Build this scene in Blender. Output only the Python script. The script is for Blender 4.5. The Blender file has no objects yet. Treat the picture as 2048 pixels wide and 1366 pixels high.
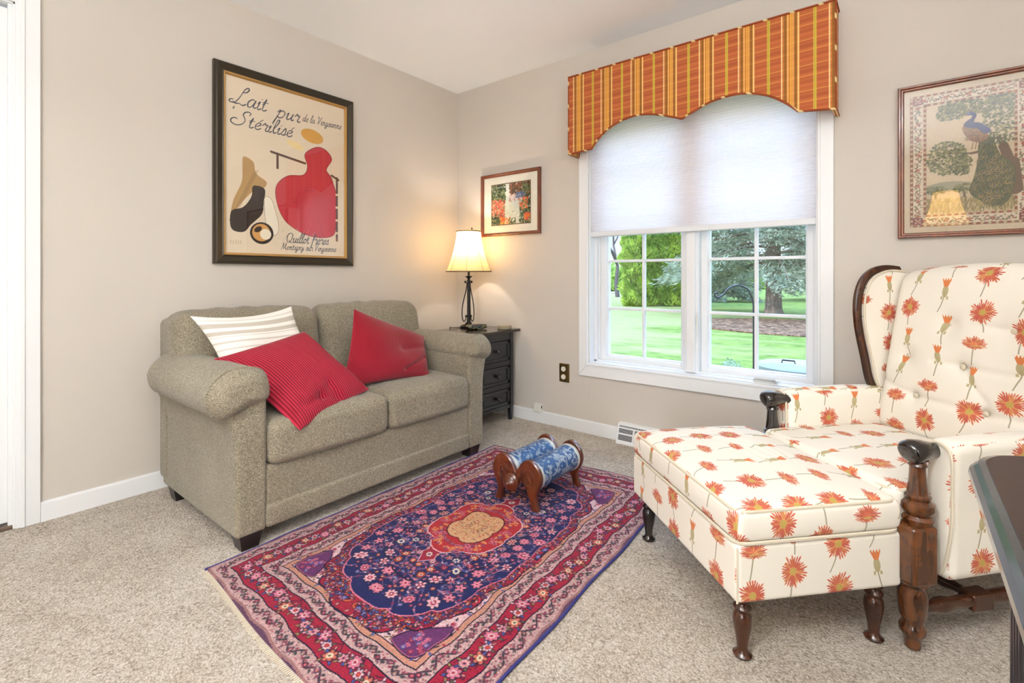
LAMP_W, LAMP2_W, SKY, SUN, CEILW, SIDE_FILL_W, REAR_FILL_W, BOUNCE_W, EXPO = 6.0, 42, 6.0, 2.2, 28, 20, 26, 92, 0.5
import bpy, math, random
import numpy as np
from mathutils import Vector
R = math.radians; PI = math.pi
scene = bpy.context.scene
COL = scene.collection
scene.view_settings.view_transform = 'Standard'
scene.view_settings.look = 'None'
scene.view_settings.gamma = 1.0
scene.view_settings.use_curve_mapping = False
rng = np.random.default_rng(7)
random.seed(7)

def lin(c):
    return tuple((x / 12.92 if x <= .04045 else ((x + .055) / 1.055) ** 2.4) for x in c)
def rgb(r, g, b):
    return lin((r / 255, g / 255, b / 255))

# ------------------------------------------------------------------ node expression helper
class E:
    def __init__(s, nt, sock): s.nt = nt; s.s = sock
    def _m(s, op, *a, clamp=False):
        n = s.nt.nodes.new('ShaderNodeMath'); n.operation = op; n.use_clamp = clamp
        for i, v in enumerate((s,) + a):
            if isinstance(v, E): s.nt.links.new(v.s, n.inputs[i])
            else: n.inputs[i].default_value = v
        return E(s.nt, n.outputs[0])
    def __add__(s, o): return s._m('ADD', o)
    __radd__ = __add__
    def __sub__(s, o): return s._m('SUBTRACT', o)
    def __rsub__(s, o): return (s * -1) + o
    def __mul__(s, o): return s._m('MULTIPLY', o)
    __rmul__ = __mul__
    def __truediv__(s, o): return s._m('DIVIDE', o)
    def __lt__(s, o): return s._m('LESS_THAN', o)
    def __gt__(s, o): return s._m('GREATER_THAN', o)
    def floor(s): return s._m('FLOOR')
    def fract(s): return s._m('FRACT')
    def abs(s): return s._m('ABSOLUTE')
    def sin(s): return s._m('SINE')
    def sqrt(s): return s._m('SQRT')
    def pow(s, o): return s._m('POWER', o)
    def min(s, o): return s._m('MINIMUM', o)
    def max(s, o): return s._m('MAXIMUM', o)
    def atan2(s, o): return s._m('ARCTAN2', o)
    def mod(s, o): return s._m('FLOORED_MODULO', o)
    def clamp(s): return s._m('ADD', 0.0, clamp=True)
    def step(s, a, b):
        n = s.nt.nodes.new('ShaderNodeMapRange'); n.interpolation_type = 'SMOOTHSTEP'
        s.nt.links.new(s.s, n.inputs[0]); n.inputs[1].default_value = a; n.inputs[2].default_value = b
        return E(s.nt, n.outputs[0])

class M:
    """one node material"""
    def __init__(s, name, rough=.6, spec=.5, metal=0, sheen=0, coat=0):
        s.m = bpy.data.materials.new(name); s.m.use_nodes = True; s.nt = s.m.node_tree
        s.b = s.nt.nodes['Principled BSDF']; s.out = s.nt.nodes['Material Output']
        s.b.inputs['Roughness'].default_value = rough
        s.b.inputs['Specular IOR Level'].default_value = spec
        s.b.inputs['Metallic'].default_value = metal
        if sheen:
            s.b.inputs['Sheen Weight'].default_value = sheen
            s.b.inputs['Sheen Roughness'].default_value = .4
        if coat:
            s.b.inputs['Coat Weight'].default_value = coat; s.b.inputs['Coat Roughness'].default_value = .08
    def col(s, c):
        if isinstance(c, tuple): s.b.inputs['Base Color'].default_value = (*c, 1)
        else: s.nt.links.new(c, s.b.inputs['Base Color'])
        return s
    def tc(s, which='Object'):
        n = s.nt.nodes.new('ShaderNodeTexCoord'); return n.outputs[which]
    def xyz(s, sock):
        n = s.nt.nodes.new('ShaderNodeSeparateXYZ'); s.nt.links.new(sock, n.inputs[0])
        return [E(s.nt, o) for o in n.outputs]
    def comb(s, x, y, z=0.0):
        n = s.nt.nodes.new('ShaderNodeCombineXYZ')
        for i, v in enumerate((x, y, z)):
            if isinstance(v, E): s.nt.links.new(v.s, n.inputs[i])
            else: n.inputs[i].default_value = v
        return n.outputs[0]
    def scale(s, sock, v):
        n = s.nt.nodes.new('ShaderNodeMapping'); s.nt.links.new(sock, n.inputs[0])
        n.inputs['Scale'].default_value = v if isinstance(v, tuple) else (v, v, v); return n.outputs[0]
    def noise(s, vec, scale, detail=3, rough=.55, dist=0):
        n = s.nt.nodes.new('ShaderNodeTexNoise'); s.nt.links.new(vec, n.inputs['Vector'])
        n.inputs['Scale'].default_value = scale; n.inputs['Detail'].default_value = detail
        n.inputs['Roughness'].default_value = rough; n.inputs['Distortion'].default_value = dist
        return E(s.nt, n.outputs['Fac'])
    def voro(s, vec, scale, feat='F1', out='Distance', rand=1):
        n = s.nt.nodes.new('ShaderNodeTexVoronoi'); s.nt.links.new(vec, n.inputs['Vector'])
        n.feature = feat; n.inputs['Scale'].default_value = scale; n.inputs['Randomness'].default_value = rand
        return E(s.nt, n.outputs[out])
    def white(s, vec):
        n = s.nt.nodes.new('ShaderNodeTexWhiteNoise'); s.nt.links.new(vec, n.inputs['Vector'])
        q = s.nt.nodes.new('ShaderNodeSeparateColor'); s.nt.links.new(n.outputs['Color'], q.inputs[0])
        return [E(s.nt, o) for o in q.outputs]
    def mix(s, f, a, b):
        n = s.nt.nodes.new('ShaderNodeMix'); n.data_type = 'RGBA'
        for i, v in ((0, f), (6, a), (7, b)):
            if isinstance(v, E): s.nt.links.new(v.s, n.inputs[i])
            elif isinstance(v, tuple): n.inputs[i].default_value = (*v[:3], 1)
            elif isinstance(v, (int, float)): n.inputs[i].default_value = v
            else: s.nt.links.new(v, n.inputs[i])
        return n.outputs[2]
    def ramp(s, f, stops, interp='LINEAR'):
        n = s.nt.nodes.new('ShaderNodeValToRGB'); s.nt.links.new(f.s, n.inputs[0])
        cr = n.color_ramp; cr.interpolation = interp
        while len(cr.elements) < len(stops): cr.elements.new(.5)
        for e, (p, c) in zip(cr.elements, stops): e.position = p; e.color = (*c, 1)
        return n.outputs[0]
    def bump(s, h, strength=.3, dist=.01):
        n = s.nt.nodes.new('ShaderNodeBump'); n.inputs['Strength'].default_value = strength
        n.inputs['Distance'].default_value = dist; s.nt.links.new(h.s, n.inputs['Height'])
        s.nt.links.new(n.outputs[0], s.b.inputs['Normal']); return s
    def surf(s, sock): s.nt.links.new(sock, s.out.inputs[0])

# ------------------------------------------------------------------ mesh building
OFF = {}
def tag(o, label=None, cat=None, group=None, kind=None):
    if label: o['label'] = label
    if cat: o['category'] = cat
    if group: o['group'] = group
    if kind: o['kind'] = kind
    return o
def thing(name, label, cat, loc=(0, 0, 0), rz=0, group=None, local=False):
    """an Empty at the thing's base; parts are given in world metres unless local"""
    o = bpy.data.objects.new(name, None); COL.objects.link(o)
    o.location = loc; o.rotation_euler = (0, 0, rz); o.empty_display_size = .1
    OFF[o.name] = np.zeros(3) if local else np.array(loc, float)
    return tag(o, label, cat, group)
class MB:
    def __init__(s): s.V = []; s.F = []; s.U = []; s.n = 0; s.C = []
    def add(s, V, F, UV=None, C=None):
        V = np.asarray(V, float); s.V.append(V)
        off = s.n; F = [tuple(int(i) + off for i in f) for f in F]
        s.F += F; s.n += len(V)
        if UV is None: UV = [(0.0, 0.0)] * sum(len(f) for f in F)
        s.U += list(UV); return s
    def box(s, x0, x1, y0, y1, z0, z1, r=0.0, k=2):
        c = ((x0 + x1) / 2, (y0 + y1) / 2, (z0 + z1) / 2); d = (abs(x1 - x0), abs(y1 - y0), abs(z1 - z0))
        return s.rbox(c, d, r or min(d) * .06, (1, 1, 1), k)
    def rbox(s, c, d, r, n=(1, 1, 1), k=3, fn=None, uvo=(0.0, 0.0)):
        """rounded box with shared-corner-free faces (six grids, merged visually by equal normals)"""
        r = min(r, min(d) / 2 * .999); h = np.array(d) / 2.0; inner = h - r
        ax = []
        for a in range(3):
            rim = [h[a] - r + r * math.tan(PI / 4 * i / k) for i in range(k, -1, -1)]   # from edge to inner
            neg = [-v for v in rim]; mid = list(np.linspace(-inner[a], inner[a], n[a] + 1))[1:-1]
            ax.append(np.array(neg + mid + rim[::-1]))
        vid = {}; V = []; F = []; UV = []
        for axis in range(3):
            a, b = [(1, 2), (2, 0), (0, 1)][axis]
            for sg in (-1, 1):
                A, B = ax[a], ax[b]; idx = {}
                for i, u in enumerate(A):
                    for j, v in enumerate(B):
                        p = [0, 0, 0]; p[axis] = sg * h[axis]; p[a] = u; p[b] = v
                        key = tuple(round(q, 6) for q in p)
                        if key not in vid: vid[key] = len(V); V.append(p)
                        idx[i, j] = vid[key]
                for i in range(len(A) - 1):
                    for j in range(len(B) - 1):
                        f = [idx[i, j], idx[i + 1, j], idx[i + 1, j + 1], idx[i, j + 1]]
                        if sg < 0: f = f[::-1]
                        F.append(f)
                        for q in f:
                            P = V[q]
                            if axis == 2: UV.append((P[0] + uvo[0], P[1] + uvo[1]))
                            elif axis == 1: UV.append((P[0] + uvo[0] + .37, P[2] + uvo[1] + .21))
                            else: UV.append((P[1] + uvo[0] + .81, P[2] + uvo[1] + .21))
        V = np.array(V); q = np.clip(V, -inner, inner); dlt = V - q
        L = np.linalg.norm(dlt, axis=1, keepdims=True); L[L < 1e-9] = 1
        V = q + dlt / L * r
        if fn is not None: V = fn(V)
        return s.add(V + np.array(c), F, UV)
    def lathe(s, prof, c=(0, 0, 0), seg=24, axis='z', caps=True):
        """prof: list of (radius, height)"""
        V = []; F = []; n = len(prof)
        for r, h in prof:
            for k in range(seg):
                a = 2 * PI * k / seg; V.append((r * math.cos(a), r * math.sin(a), h))
        for i in range(n - 1):
            for k in range(seg):
                F.append((i * seg + k, i * seg + (k + 1) % seg, (i + 1) * seg + (k + 1) % seg, (i + 1) * seg + k))
        if caps:
            F.append(tuple(range(seg))[::-1]); F.append(tuple((n - 1) * seg + k for k in range(seg)))
        V = np.array(V)
        if axis == 'y': V = V[:, [0, 2, 1]] * [1, 1, -1]
        if axis == 'x': V = V[:, [2, 0, 1]]
        return s.add(V + np.array(c), F)
    def tube(s, pts, r, seg=8, closed=False, flat=1.0, up=None):
        P = [Vector(p) for p in pts]; n = len(P); V = []; F = []
        rr = r if hasattr(r, '__len__') else [r] * n
        prevN = None
        for i in range(n):
            t = (P[(i + 1) % n] - P[(i - 1) % n]) if closed else (P[min(i + 1, n - 1)] - P[max(i - 1, 0)])
            if t.length < 1e-9: t = Vector((0, 0, 1))
            t.normalize()
            if up is not None: N = Vector(up) - t * Vector(up).dot(t)
            elif prevN is None:
                N = Vector((0, 0, 1)).cross(t)
                if N.length < .1: N = Vector((1, 0, 0)).cross(t)
            else: N = prevN - t * prevN.dot(t)
            N.normalize(); prevN = N; B = t.cross(N)
            for k in range(seg):
                a = 2 * PI * (k + .5) / seg
                V.append(tuple(P[i] + N * math.cos(a) * rr[i] + B * math.sin(a) * rr[i] * flat))
        m = n if closed else n - 1
        for i in range(m):
            for k in range(seg):
                a = i * seg; b = ((i + 1) % n) * seg
                F.append((a + k, a + (k + 1) % seg, b + (k + 1) % seg, b + k))
        if not closed: F.append(tuple(range(seg))[::-1]); F.append(tuple((n - 1) * seg + k for k in range(seg)))
        return s.add(V, F)
    def prism(s, outline, d0, d1, axis='y', bev=0.0):
        """outline: 2-D polygon (CCW) extruded along axis from d0 to d1 with a small chamfer"""
        n = len(outline); o = np.array(outline, float)
        if bev:
            e1 = np.roll(o, -1, 0) - o; e0 = o - np.roll(o, 1, 0)
            def nr(e): q = np.stack([e[:, 1], -e[:, 0]], 1); return q / np.maximum(np.linalg.norm(q, axis=1, keepdims=True), 1e-9)
            nn = nr(e1) + nr(e0); nn /= np.maximum(np.linalg.norm(nn, axis=1, keepdims=True), 1e-9)
            area = np.sum(o[:, 0] * np.roll(o[:, 1], -1) - np.roll(o[:, 0], -1) * o[:, 1])
            ins = o - nn * bev * (1 if area > 0 else -1)
            rings = [(ins, d0), (o, d0 + bev), (o, d1 - bev), (ins, d1)]
        else: rings = [(o, d0), (o, d1)]
        V = []; F = []; UV = []
        for ring, d in rings:
            for x, y in ring:
                V.append({'y': (x, d, y), 'z': (x, y, d), 'x': (d, x, y)}[axis])
        m = len(rings)
        for i in range(m - 1):
            for k in range(n):
                F.append((i * n + k, i * n + (k + 1) % n, (i + 1) * n + (k + 1) % n, (i + 1) * n + k))
        F.append(tuple(range(n))[::-1]); F.append(tuple((m - 1) * n + k for k in range(n)))
        for f in F:
            for q in f:
                p = V[q]; UV.append({'y': (p[0], p[2]), 'z': (p[0], p[1]), 'x': (p[1], p[2])}[axis])
        return s.add(V, F, UV)
    def grid(s, P, uv=None, wrap=False):
        """P: (n,m,3) array of points"""
        P = np.asarray(P, float); n, m = P.shape[:2]; F = []; UV = []
        for i in range(n - 1):
            for j in range(m - (0 if wrap else 1)):
                j2 = (j + 1) % m
                F.append((i * m + j, (i + 1) * m + j, (i + 1) * m + j2, i * m + j2))
                if uv is not None:
                    UV += [tuple(uv[i, j]), tuple(uv[i + 1, j]), tuple(uv[i + 1, j2]), tuple(uv[i, j2])]
        return s.add(P.reshape(-1, 3), F, UV if uv is not None else None)
    def build(s, name, mat, parent=None, loc=None, smooth=True, angle=40, uvrot=False):
        V = np.concatenate(s.V); off = np.zeros(3)
        if parent is not None: off = OFF.get(parent.name, np.zeros(3))
        elif loc is not None: off = np.array(loc, float)
        me = bpy.data.meshes.new(name)
        me.from_pydata([tuple(v) for v in (V - off)], [], s.F)
        uvl = me.uv_layers.new(name='UVMap')
        uvl.data.foreach_set('uv', np.array(s.U, np.float32).ravel())
        import bmesh
        bm = bmesh.new(); bm.from_mesh(me); bmesh.ops.recalc_face_normals(bm, faces=bm.faces); bm.to_mesh(me); bm.free()
        if smooth:
            me.shade_smooth(); me.set_sharp_from_angle(angle=R(angle))
        me.materials.append(mat.m if isinstance(mat, M) else mat)
        o = bpy.data.objects.new(name, me); COL.objects.link(o)
        if smooth:
            wn = o.modifiers.new('even_normals', 'WEIGHTED_NORMAL'); wn.keep_sharp = True; wn.weight = 50
        if parent is not None: o.parent = parent; OFF[o.name] = off
        elif loc is not None: o.location = loc; OFF[o.name] = off
        return o
def struct(name, mb, mat, **k):
    o = mb.build(name, mat, **k); o['kind'] = 'structure'; return o
def catmull(pts, n=8, closed=False):
    P = [np.array(p, float) for p in pts]; out = []; L = len(P)
    rngk = range(L) if closed else range(L - 1)
    for i in rngk:
        p0 = P[(i - 1) % L] if closed or i > 0 else P[0]; p1 = P[i]; p2 = P[(i + 1) % L]
        p3 = P[(i + 2) % L] if closed or i + 2 < L else P[-1]
        for k in range(n):
            t = k / n
            out.append(.5 * ((2 * p1) + (-p0 + p2) * t + (2 * p0 - 5 * p1 + 4 * p2 - p3) * t * t + (-p0 + 3 * p1 - 3 * p2 + p3) * t ** 3))
    if not closed: out.append(P[-1])
    return out
def fast_grid(name, P, colors, mat, parent=None, closed_thick=None):
    """big quad grid (n,m,3) with per-vertex colours, built with foreach_set"""
    n, m = P.shape[:2]; off = OFF.get(parent.name, np.zeros(3)) if parent is not None else np.zeros(3)
    V = (P.reshape(-1, 3) - off).astype(np.float32)
    i, j = np.meshgrid(np.arange(n - 1), np.arange(m - 1), indexing='ij'); a = (i * m + j).ravel()
    F = np.stack([a, a + m, a + m + 1, a + 1], 1).astype(np.int32)
    me = bpy.data.meshes.new(name); me.vertices.add(len(V)); me.vertices.foreach_set('co', V.ravel())
    me.loops.add(F.size); me.loops.foreach_set('vertex_index', F.ravel())
    me.polygons.add(len(F)); me.polygons.foreach_set('loop_start', np.arange(0, F.size, 4, dtype=np.int32))
    me.polygons.foreach_set('loop_total', np.full(len(F), 4, np.int32))
    me.update(); me.validate()
    ca = me.color_attributes.new('Col', 'FLOAT_COLOR', 'POINT')
    c = colors.reshape(-1, 3); c = np.where(c <= .04045, c / 12.92, ((c + .055) / 1.055) ** 2.4)
    ca.data.foreach_set('color', np.concatenate([c, np.ones((len(c), 1))], 1).astype(np.float32).ravel())
    me.shade_smooth(); me.materials.append(mat.m)
    o = bpy.data.objects.new(name, me); COL.objects.link(o)
    if parent is not None: o.parent = parent
    return o
def attr_mat(name, rough=.8, spec=.3, **k):
    m = M(name, rough, spec, **k); a = m.nt.nodes.new('ShaderNodeAttribute'); a.attribute_name = 'Col'
    m.col(a.outputs['Color']); return m

# ------------------------------------------------------------------ small raster painter (sRGB 0..1, x right, y up)
class Cv:
    def __init__(s, w, h, res, bg):
        s.w, s.h, s.res = w, h, res; s.nx = int(w / res) + 1; s.ny = int(h / res) + 1
        s.a = np.zeros((s.ny, s.nx, 3)); s.a[:] = np.array(bg) / 255
    def win(s, x0, x1, y0, y1):
        i0 = max(0, int(x0 / s.res) - 1); i1 = min(s.nx, int(x1 / s.res) + 3)
        j0 = max(0, int(y0 / s.res) - 1); j1 = min(s.ny, int(y1 / s.res) + 3)
        if i1 <= i0 or j1 <= j0: return None
        X, Y = np.meshgrid(np.arange(i0, i1) * s.res, np.arange(j0, j1) * s.res); return (slice(j0, j1), slice(i0, i1)), X, Y
    def put(s, sl, m, c):
        m = np.clip(m, 0, 1)[..., None]; s.a[sl] = s.a[sl] * (1 - m) + np.array(c) / 255 * m
    def ell(s, x, y, a, b, c, rot=0):
        q = max(a, b) + s.res; w = s.win(x - q, x + q, y - q, y + q)
        if w is None: return
        sl, X, Y = w; ca, sa = math.cos(rot), math.sin(rot); u = (X - x) * ca + (Y - y) * sa; v = -(X - x) * sa + (Y - y) * ca
        d = np.sqrt((u / a) ** 2 + (v / b) ** 2); s.put(sl, (1 - d) * min(a, b) / s.res + .5, c)
    def line(s, pts, wd, c):
        for k in range(len(pts) - 1):
            (x0, y0), (x1, y1) = pts[k][:2], pts[k + 1][:2]
            w0 = wd[k] if hasattr(wd, '__len__') else wd
            w = s.win(min(x0, x1) - w0, max(x0, x1) + w0, min(y0, y1) - w0, max(y0, y1) + w0)
            if w is None: continue
            sl, X, Y = w; dx, dy = x1 - x0, y1 - y0; L = dx * dx + dy * dy + 1e-12
            t = np.clip(((X - x0) * dx + (Y - y0) * dy) / L, 0, 1); d = np.hypot(X - x0 - t * dx, Y - y0 - t * dy)
            s.put(sl, (w0 / 2 - d) / s.res + .5, c)
    def poly(s, pts, c):
        p = np.array([q[:2] for q in pts]); w = s.win(p[:, 0].min(), p[:, 0].max(), p[:, 1].min(), p[:, 1].max())
        if w is None: return
        sl, X, Y = w; ins = np.zeros(X.shape, bool); n = len(p)
        for i in range(n):
            x0, y0 = p[i]; x1, y1 = p[(i + 1) % n]
            if y0 == y1: continue
            cr = ((y0 > Y) != (y1 > Y)) & (X < (x1 - x0) * (Y - y0) / (y1 - y0) + x0); ins ^= cr
        s.put(sl, ins.astype(float), c)
    def rect(s, x0, x1, y0, y1, c): s.poly([(x0, y0), (x1, y0), (x1, y1), (x0, y1)], c)
    def rosette(s, x, y, r, n, c1, c2, c3, out=None, rot=0):
        for k in range(n):
            a = rot + 2 * PI * k / n
            if out: s.ell(x + r * .62 * math.cos(a), y + r * .62 * math.sin(a), r * .50, r * .36, out, a)
        for k in range(n):
            a = rot + 2 * PI * k / n
            s.ell(x + r * .6 * math.cos(a), y + r * .6 * math.sin(a), r * .38, r * .25, c1, a)
        s.ell(x, y, r * .42, r * .42, c2); s.ell(x, y, r * .2, r * .2, c3)
# ------------------------------------------------------------------ materials
def fabric_base(name, c1, c2, scale=900, rough=.9, bump=.25, sheen=.15):
    m = M(name, rough, .2, sheen=sheen); o = m.tc(); n = m.noise(o, scale, 2, .7); n2 = m.noise(o, 6, 2)
    f = (n - .5) * 1.6 + .5 + (n2 - .5) * .3
    m.col(m.mix(f.clamp(), c1, c2)); m.bump(n, bump, .004); return m
def wall_mat():
    m = M('wall_paint', .75, .25); o = m.tc(); n = m.noise(o, 260, 3); n2 = m.noise(o, 1.2, 2)
    m.col(m.mix(n2, rgb(198, 190, 180), rgb(203, 195, 185))); m.bump(n, .06, .002); return m
def plain(name, c, rough=.5, spec=.5, metal=0, coat=0, bump=None):
    m = M(name, rough, spec, metal, coat=coat); m.col(c)
    if bump: m.bump(m.noise(m.tc(), bump[0], 3), bump[1], .002)
    return m
def wood(name, c1, c2, rough=.3, scale=(55, 55, 6), coat=.3, ring=9):
    m = M(name, rough, .5, coat=coat); o = m.scale(m.tc(), scale); n = m.noise(o, 1.0, 5, .6, .8)
    n2 = m.noise(m.tc(), ring, 3, .5, 1.5); f = (n * .7 + n2 * .5 - .1).step(.25, .75)
    m.col(m.mix(f, c1, c2)); m.bump(n, .05, .001); return m
def carpet_mat():
    m = M('carpet_pile', .95, .1, sheen=.2); o = m.tc()
    v = m.voro(o, 150, 'F1'); n = m.noise(o, 330, 4, .7, .6); n2 = m.noise(o, 5, 4, .6, .5); n3 = m.noise(o, 75, 3, .7, 1.5)
    f = ((n * 1.0 + n3 * 1.3 - v * .35 + (n2 - .5) * .45 - .55)).clamp()
    m.col(m.ramp(f, [(.08, rgb(134, 117, 98)), (.40, rgb(198, 184, 165)), (.60, rgb(223, 212, 198)), (.9, rgb(242, 235, 225))]))
    h = n3 * 1.3 + n * .8 - v * .9
    m.bump(h, .8, .009); return m
def flower_mat(name='floral_upholstery', cw=.122, ch=.112):
    m = M(name, .8, .25, sheen=.12); uv = m.tc('UV'); X, Y, Z = m.xyz(uv)
    cu = X / cw; col = cu.floor(); vv = Y / ch + col.mod(2) * .5; row = vv.floor()
    h1, h2, h3 = m.white(m.comb(col, row, 1.3)); g1, g2, g3 = m.white(m.comb(col, row, 7.7))
    x = (cu - col - .5) * cw + (h1 - .5) * .018; y = (vv - row - .62) * ch + (h2 - .5) * .010
    # petalled heads: full aster (h3<.4) or half-open dome
    dome = (h3 > .4) * (h3 < .7); bud = h3 > .7
    ys = y * (1 + dome * ((y > 0) * .45 + (y < 0) * 1.3)); r = (x * x + ys * ys).sqrt(); th = ys.atan2(x)
    def petals(n, off, R0, var):
        a = th * (n / (2 * PI)) + h1 * 9 + off; k = a.floor(); w1, w2, w3 = m.white(m.comb(k, col * 3.1 + row, off))
        saw = ((a - k) - .5).abs() * 2
        tip = (w1 * var + (1 - var)) * R0; ang = saw.pow(1.6)
        return (r < tip * (1 - ang * .30)), w2, saw
    p1, w1, s1 = petals(31, .0, .045, .30); p2, w2, s2 = petals(23, .5, .036, .25)
    p1 = p1 * (1 - (s1 > .70) * (r > .021)); head = (p1.max(p2)) * (1 - bud)
    nz = m.noise(uv, 420, 3, .7); edge = (s1 > .52) * (r > .012)
    cr, orr, dk, yl = rgb(184, 80, 72), rgb(204, 122, 82), rgb(146, 68, 54), rgb(196, 172, 100)
    hc = m.mix((w1 * .7 + nz * .6 - .15).clamp(), cr, orr); hc = m.mix(((w2 > .7) * p2 * .6).clamp(), hc, rgb(226, 178, 110))
    hc = m.mix(edge * .75, hc, dk); hc = m.mix((r < .010 + 0) * (1 - dome), hc, m.mix(nz, yl, rgb(150, 120, 50)))
    hc = m.mix(dome * (y < -.004) * (r < .018), hc, rgb(186, 160, 96))
    # stem, bending
    sx = x - (y * y) * (h2 - .5) * 9 - y * (g1 - .5) * .35
    stem = (sx.abs() < .0021) * (y < -.006)
    # bud
    by = y - .004; bx = x - y * (g1 - .5) * .35; e = ((bx / .0105).pow(2) + ((by + .008) / .020).pow(2)).sqrt()
    body = (e < 1) * bud; fan = (by > .006) * (by < .030 + ((bx * 700 + h1 * 6).sin()) * .004) * (bx.abs() < .0065 + (by - .006) * .42) * bud
    sep = (((bx.abs() - .010).abs() < .0035) * ((by + .029).abs() < .005)) * bud
    bstr = ((bx * 1900).sin() * .5 + .5)
    c = m.mix(m.noise(uv, 3.0, 2), rgb(229, 222, 208), rgb(236, 230, 217))
    c = m.mix(stem * .85, c, rgb(142, 134, 104))
    c = m.mix(head, c, hc)
    c = m.mix(body.max(sep) * .9, c, m.mix(bstr, rgb(128, 124, 88), rgb(196, 176, 124)))
    c = m.mix(fan, c, m.mix(bstr, rgb(176, 78, 50), rgb(224, 146, 84)))
    m.col(c); m.bump(m.noise(uv, 1500, 2) + m.noise(uv, 30, 2) * .5, .12, .002); return m
def tartan_mat():
    m = M('tartan_cloth', .75, .25, sheen=.1); uv = m.tc('UV'); X, Y, Z = m.xyz(uv)
    P = .192; u = (X / P).fract(); Q = .118; v = (Y / Q).fract()
    base = rgb(192, 108, 62); c = m.mix(m.noise(uv, 500, 2), base, rgb(176, 92, 50))
    def band(t, a, b, s=.006): return t.step(a - s, a + s) * (1 - t.step(b - s, b + s))
    # dull red weft bars
    for a, b, k in ((.05, .17, .45), (.22, .30, .35), (.46, .60, .5), (.66, .72, .35), (.86, .92, .3)): c = m.mix(band(v, a, b) * k, c, rgb(138, 62, 34))
    for a in (.19, .44, .63, .80): c = m.mix(band(v, a, a + .012, .003) * .6, c, rgb(92, 72, 30))
    for a in (.33, .75): c = m.mix(band(v, a, a + .02, .004) * .55, c, rgb(222, 178, 86))
    # warp bars
    c = m.mix(band(u, .00, .36) * .45, c, rgb(214, 136, 52))
    for a, b, cc, k in ((.02, .075, rgb(92, 76, 30), .8), (.095, .115, rgb(236, 214, 130), .9), (.15, .19, rgb(226, 176, 70), .8), (.205, .225, rgb(240, 214, 120), .6), (.25, .30, rgb(92, 76, 30), .8), (.315, .345, rgb(238, 216, 140), .95), (.64, .71, rgb(196, 184, 66), .85), (.665, .675, rgb(150, 130, 40), .6), (.955, .985, rgb(236, 214, 150), .95)):
        c = m.mix(band(u, a, b) * k * .82, c, cc)
    m.col(c); m.bump(m.noise(uv, 700, 2), .2, .002); return m
def stripe_mat():
    m = M('cream_woven_stripe', .9, .2, sheen=.1); uv = m.tc('UV'); X, Y, Z = m.xyz(uv)
    t = X; c = m.mix(m.noise(uv, 400, 2), rgb(228, 222, 212), rgb(240, 236, 228))
    for a, b, k in ((.022, .030, .4), (.045, .070, .8), (.088, .108, .8), (.115, .120, .5), (.140, .150, .6), (.175, .182, .5), (.205, .235, .8), (.265, .28, .4), (.30, .335, .7), (.37, .38, .5)):
        w = t.step(a - .002, a + .002) * (1 - t.step(b - .002, b + .002)); c = m.mix(w * k, c, m.mix(m.noise(uv, 300, 2), rgb(150, 138, 120), rgb(190, 180, 164)))
    m.col(c); m.bump(((X * 1400).sin() * (Y * 1400).sin()), .15, .001); return m
def damask_mat():
    m = M('blue_damask', .45, .35); uv = m.tc('UV'); X, Y, Z = m.xyz(uv)
    a = m.noise(uv, 22, 2, .6, 2.2); b = m.noise(uv, 60, 3, .6, 1.5); ln = (a - .5).abs()
    leaf = a.step(.50, .515); vein = 1 - ((b - .5).abs()).step(.02, .045); mot = leaf * (1 - vein * .8); out = 1 - ln.step(.012, .02)
    c = m.mix(b, rgb(26, 62, 108), rgb(40, 84, 134)); c = m.mix(mot * .85, c, rgb(160, 170, 178)); c = m.mix(out * .6, c, rgb(28, 34, 50))
    m.col(c); m.bump(mot, .25, .002); return m
def glass_mat(name, rough=.0, ior=1.45, tint=(1, 1, 1)):
    m = M(name); nt = m.nt; tr = nt.nodes.new('ShaderNodeBsdfTransparent'); tr.inputs[0].default_value = (*tint, 1)
    gl = nt.nodes.new('ShaderNodeBsdfGlossy'); gl.inputs['Roughness'].default_value = rough
    lw = nt.nodes.new('ShaderNodeLayerWeight'); lw.inputs[0].default_value = .5; r0 = ((ior - 1) / (ior + 1)) ** 2
    fe = E(nt, lw.outputs['Facing']).pow(5) * (1 - r0) + r0
    mx = nt.nodes.new('ShaderNodeMixShader'); nt.links.new(fe.s, mx.inputs[0]); nt.links.new(tr.outputs[0], mx.inputs[1]); nt.links.new(gl.outputs[0], mx.inputs[2])
    m.surf(mx.outputs[0]); return m
def translucent(name, c, tc, amt=.5, rough=.8):
    m = M(name, rough, .2); m.col(c); nt = m.nt; t = nt.nodes.new('ShaderNodeBsdfTranslucent'); t.inputs[0].default_value = (*tc, 1)
    mx = nt.nodes.new('ShaderNodeMixShader'); mx.inputs[0].default_value = amt
    nt.links.new(m.b.outputs[0], mx.inputs[1]); nt.links.new(t.outputs[0], mx.inputs[2]); m.surf(mx.outputs[0]); return m
def sofa_mat():
    m = M('sage_beige_weave', .95, .15, sheen=.2); o = m.tc(); n = m.noise(o, 330, 2, .6); n3 = m.noise(o, 150, 2, .7, 1.0); n2 = m.noise(o, 4, 2)
    f = (n * 1.6 + n3 * 1.1 - .95 + (n2 - .5) * .3).clamp()
    m.col(m.ramp(f, [(.05, rgb(96, 87, 71)), (.5, rgb(140, 131, 113)), (.95, rgb(180, 172, 154))])); m.bump(n + n3, .5, .004); return m
WALL = wall_mat(); CEIL = plain('ceiling_paint', rgb(246, 247, 247), .9, .1, bump=(200, .05))
TRIM = plain('white_trim_paint', rgb(232, 233, 233), .35, .5); CARPET = carpet_mat()
VINYL = plain('white_window_vinyl', rgb(228, 229, 230), .4, .5)
SOFA = sofa_mat()
BLACKP = plain('black_painted_wood', rgb(22, 24, 30), .3, .5, coat=.25, bump=(60, .05))
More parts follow.
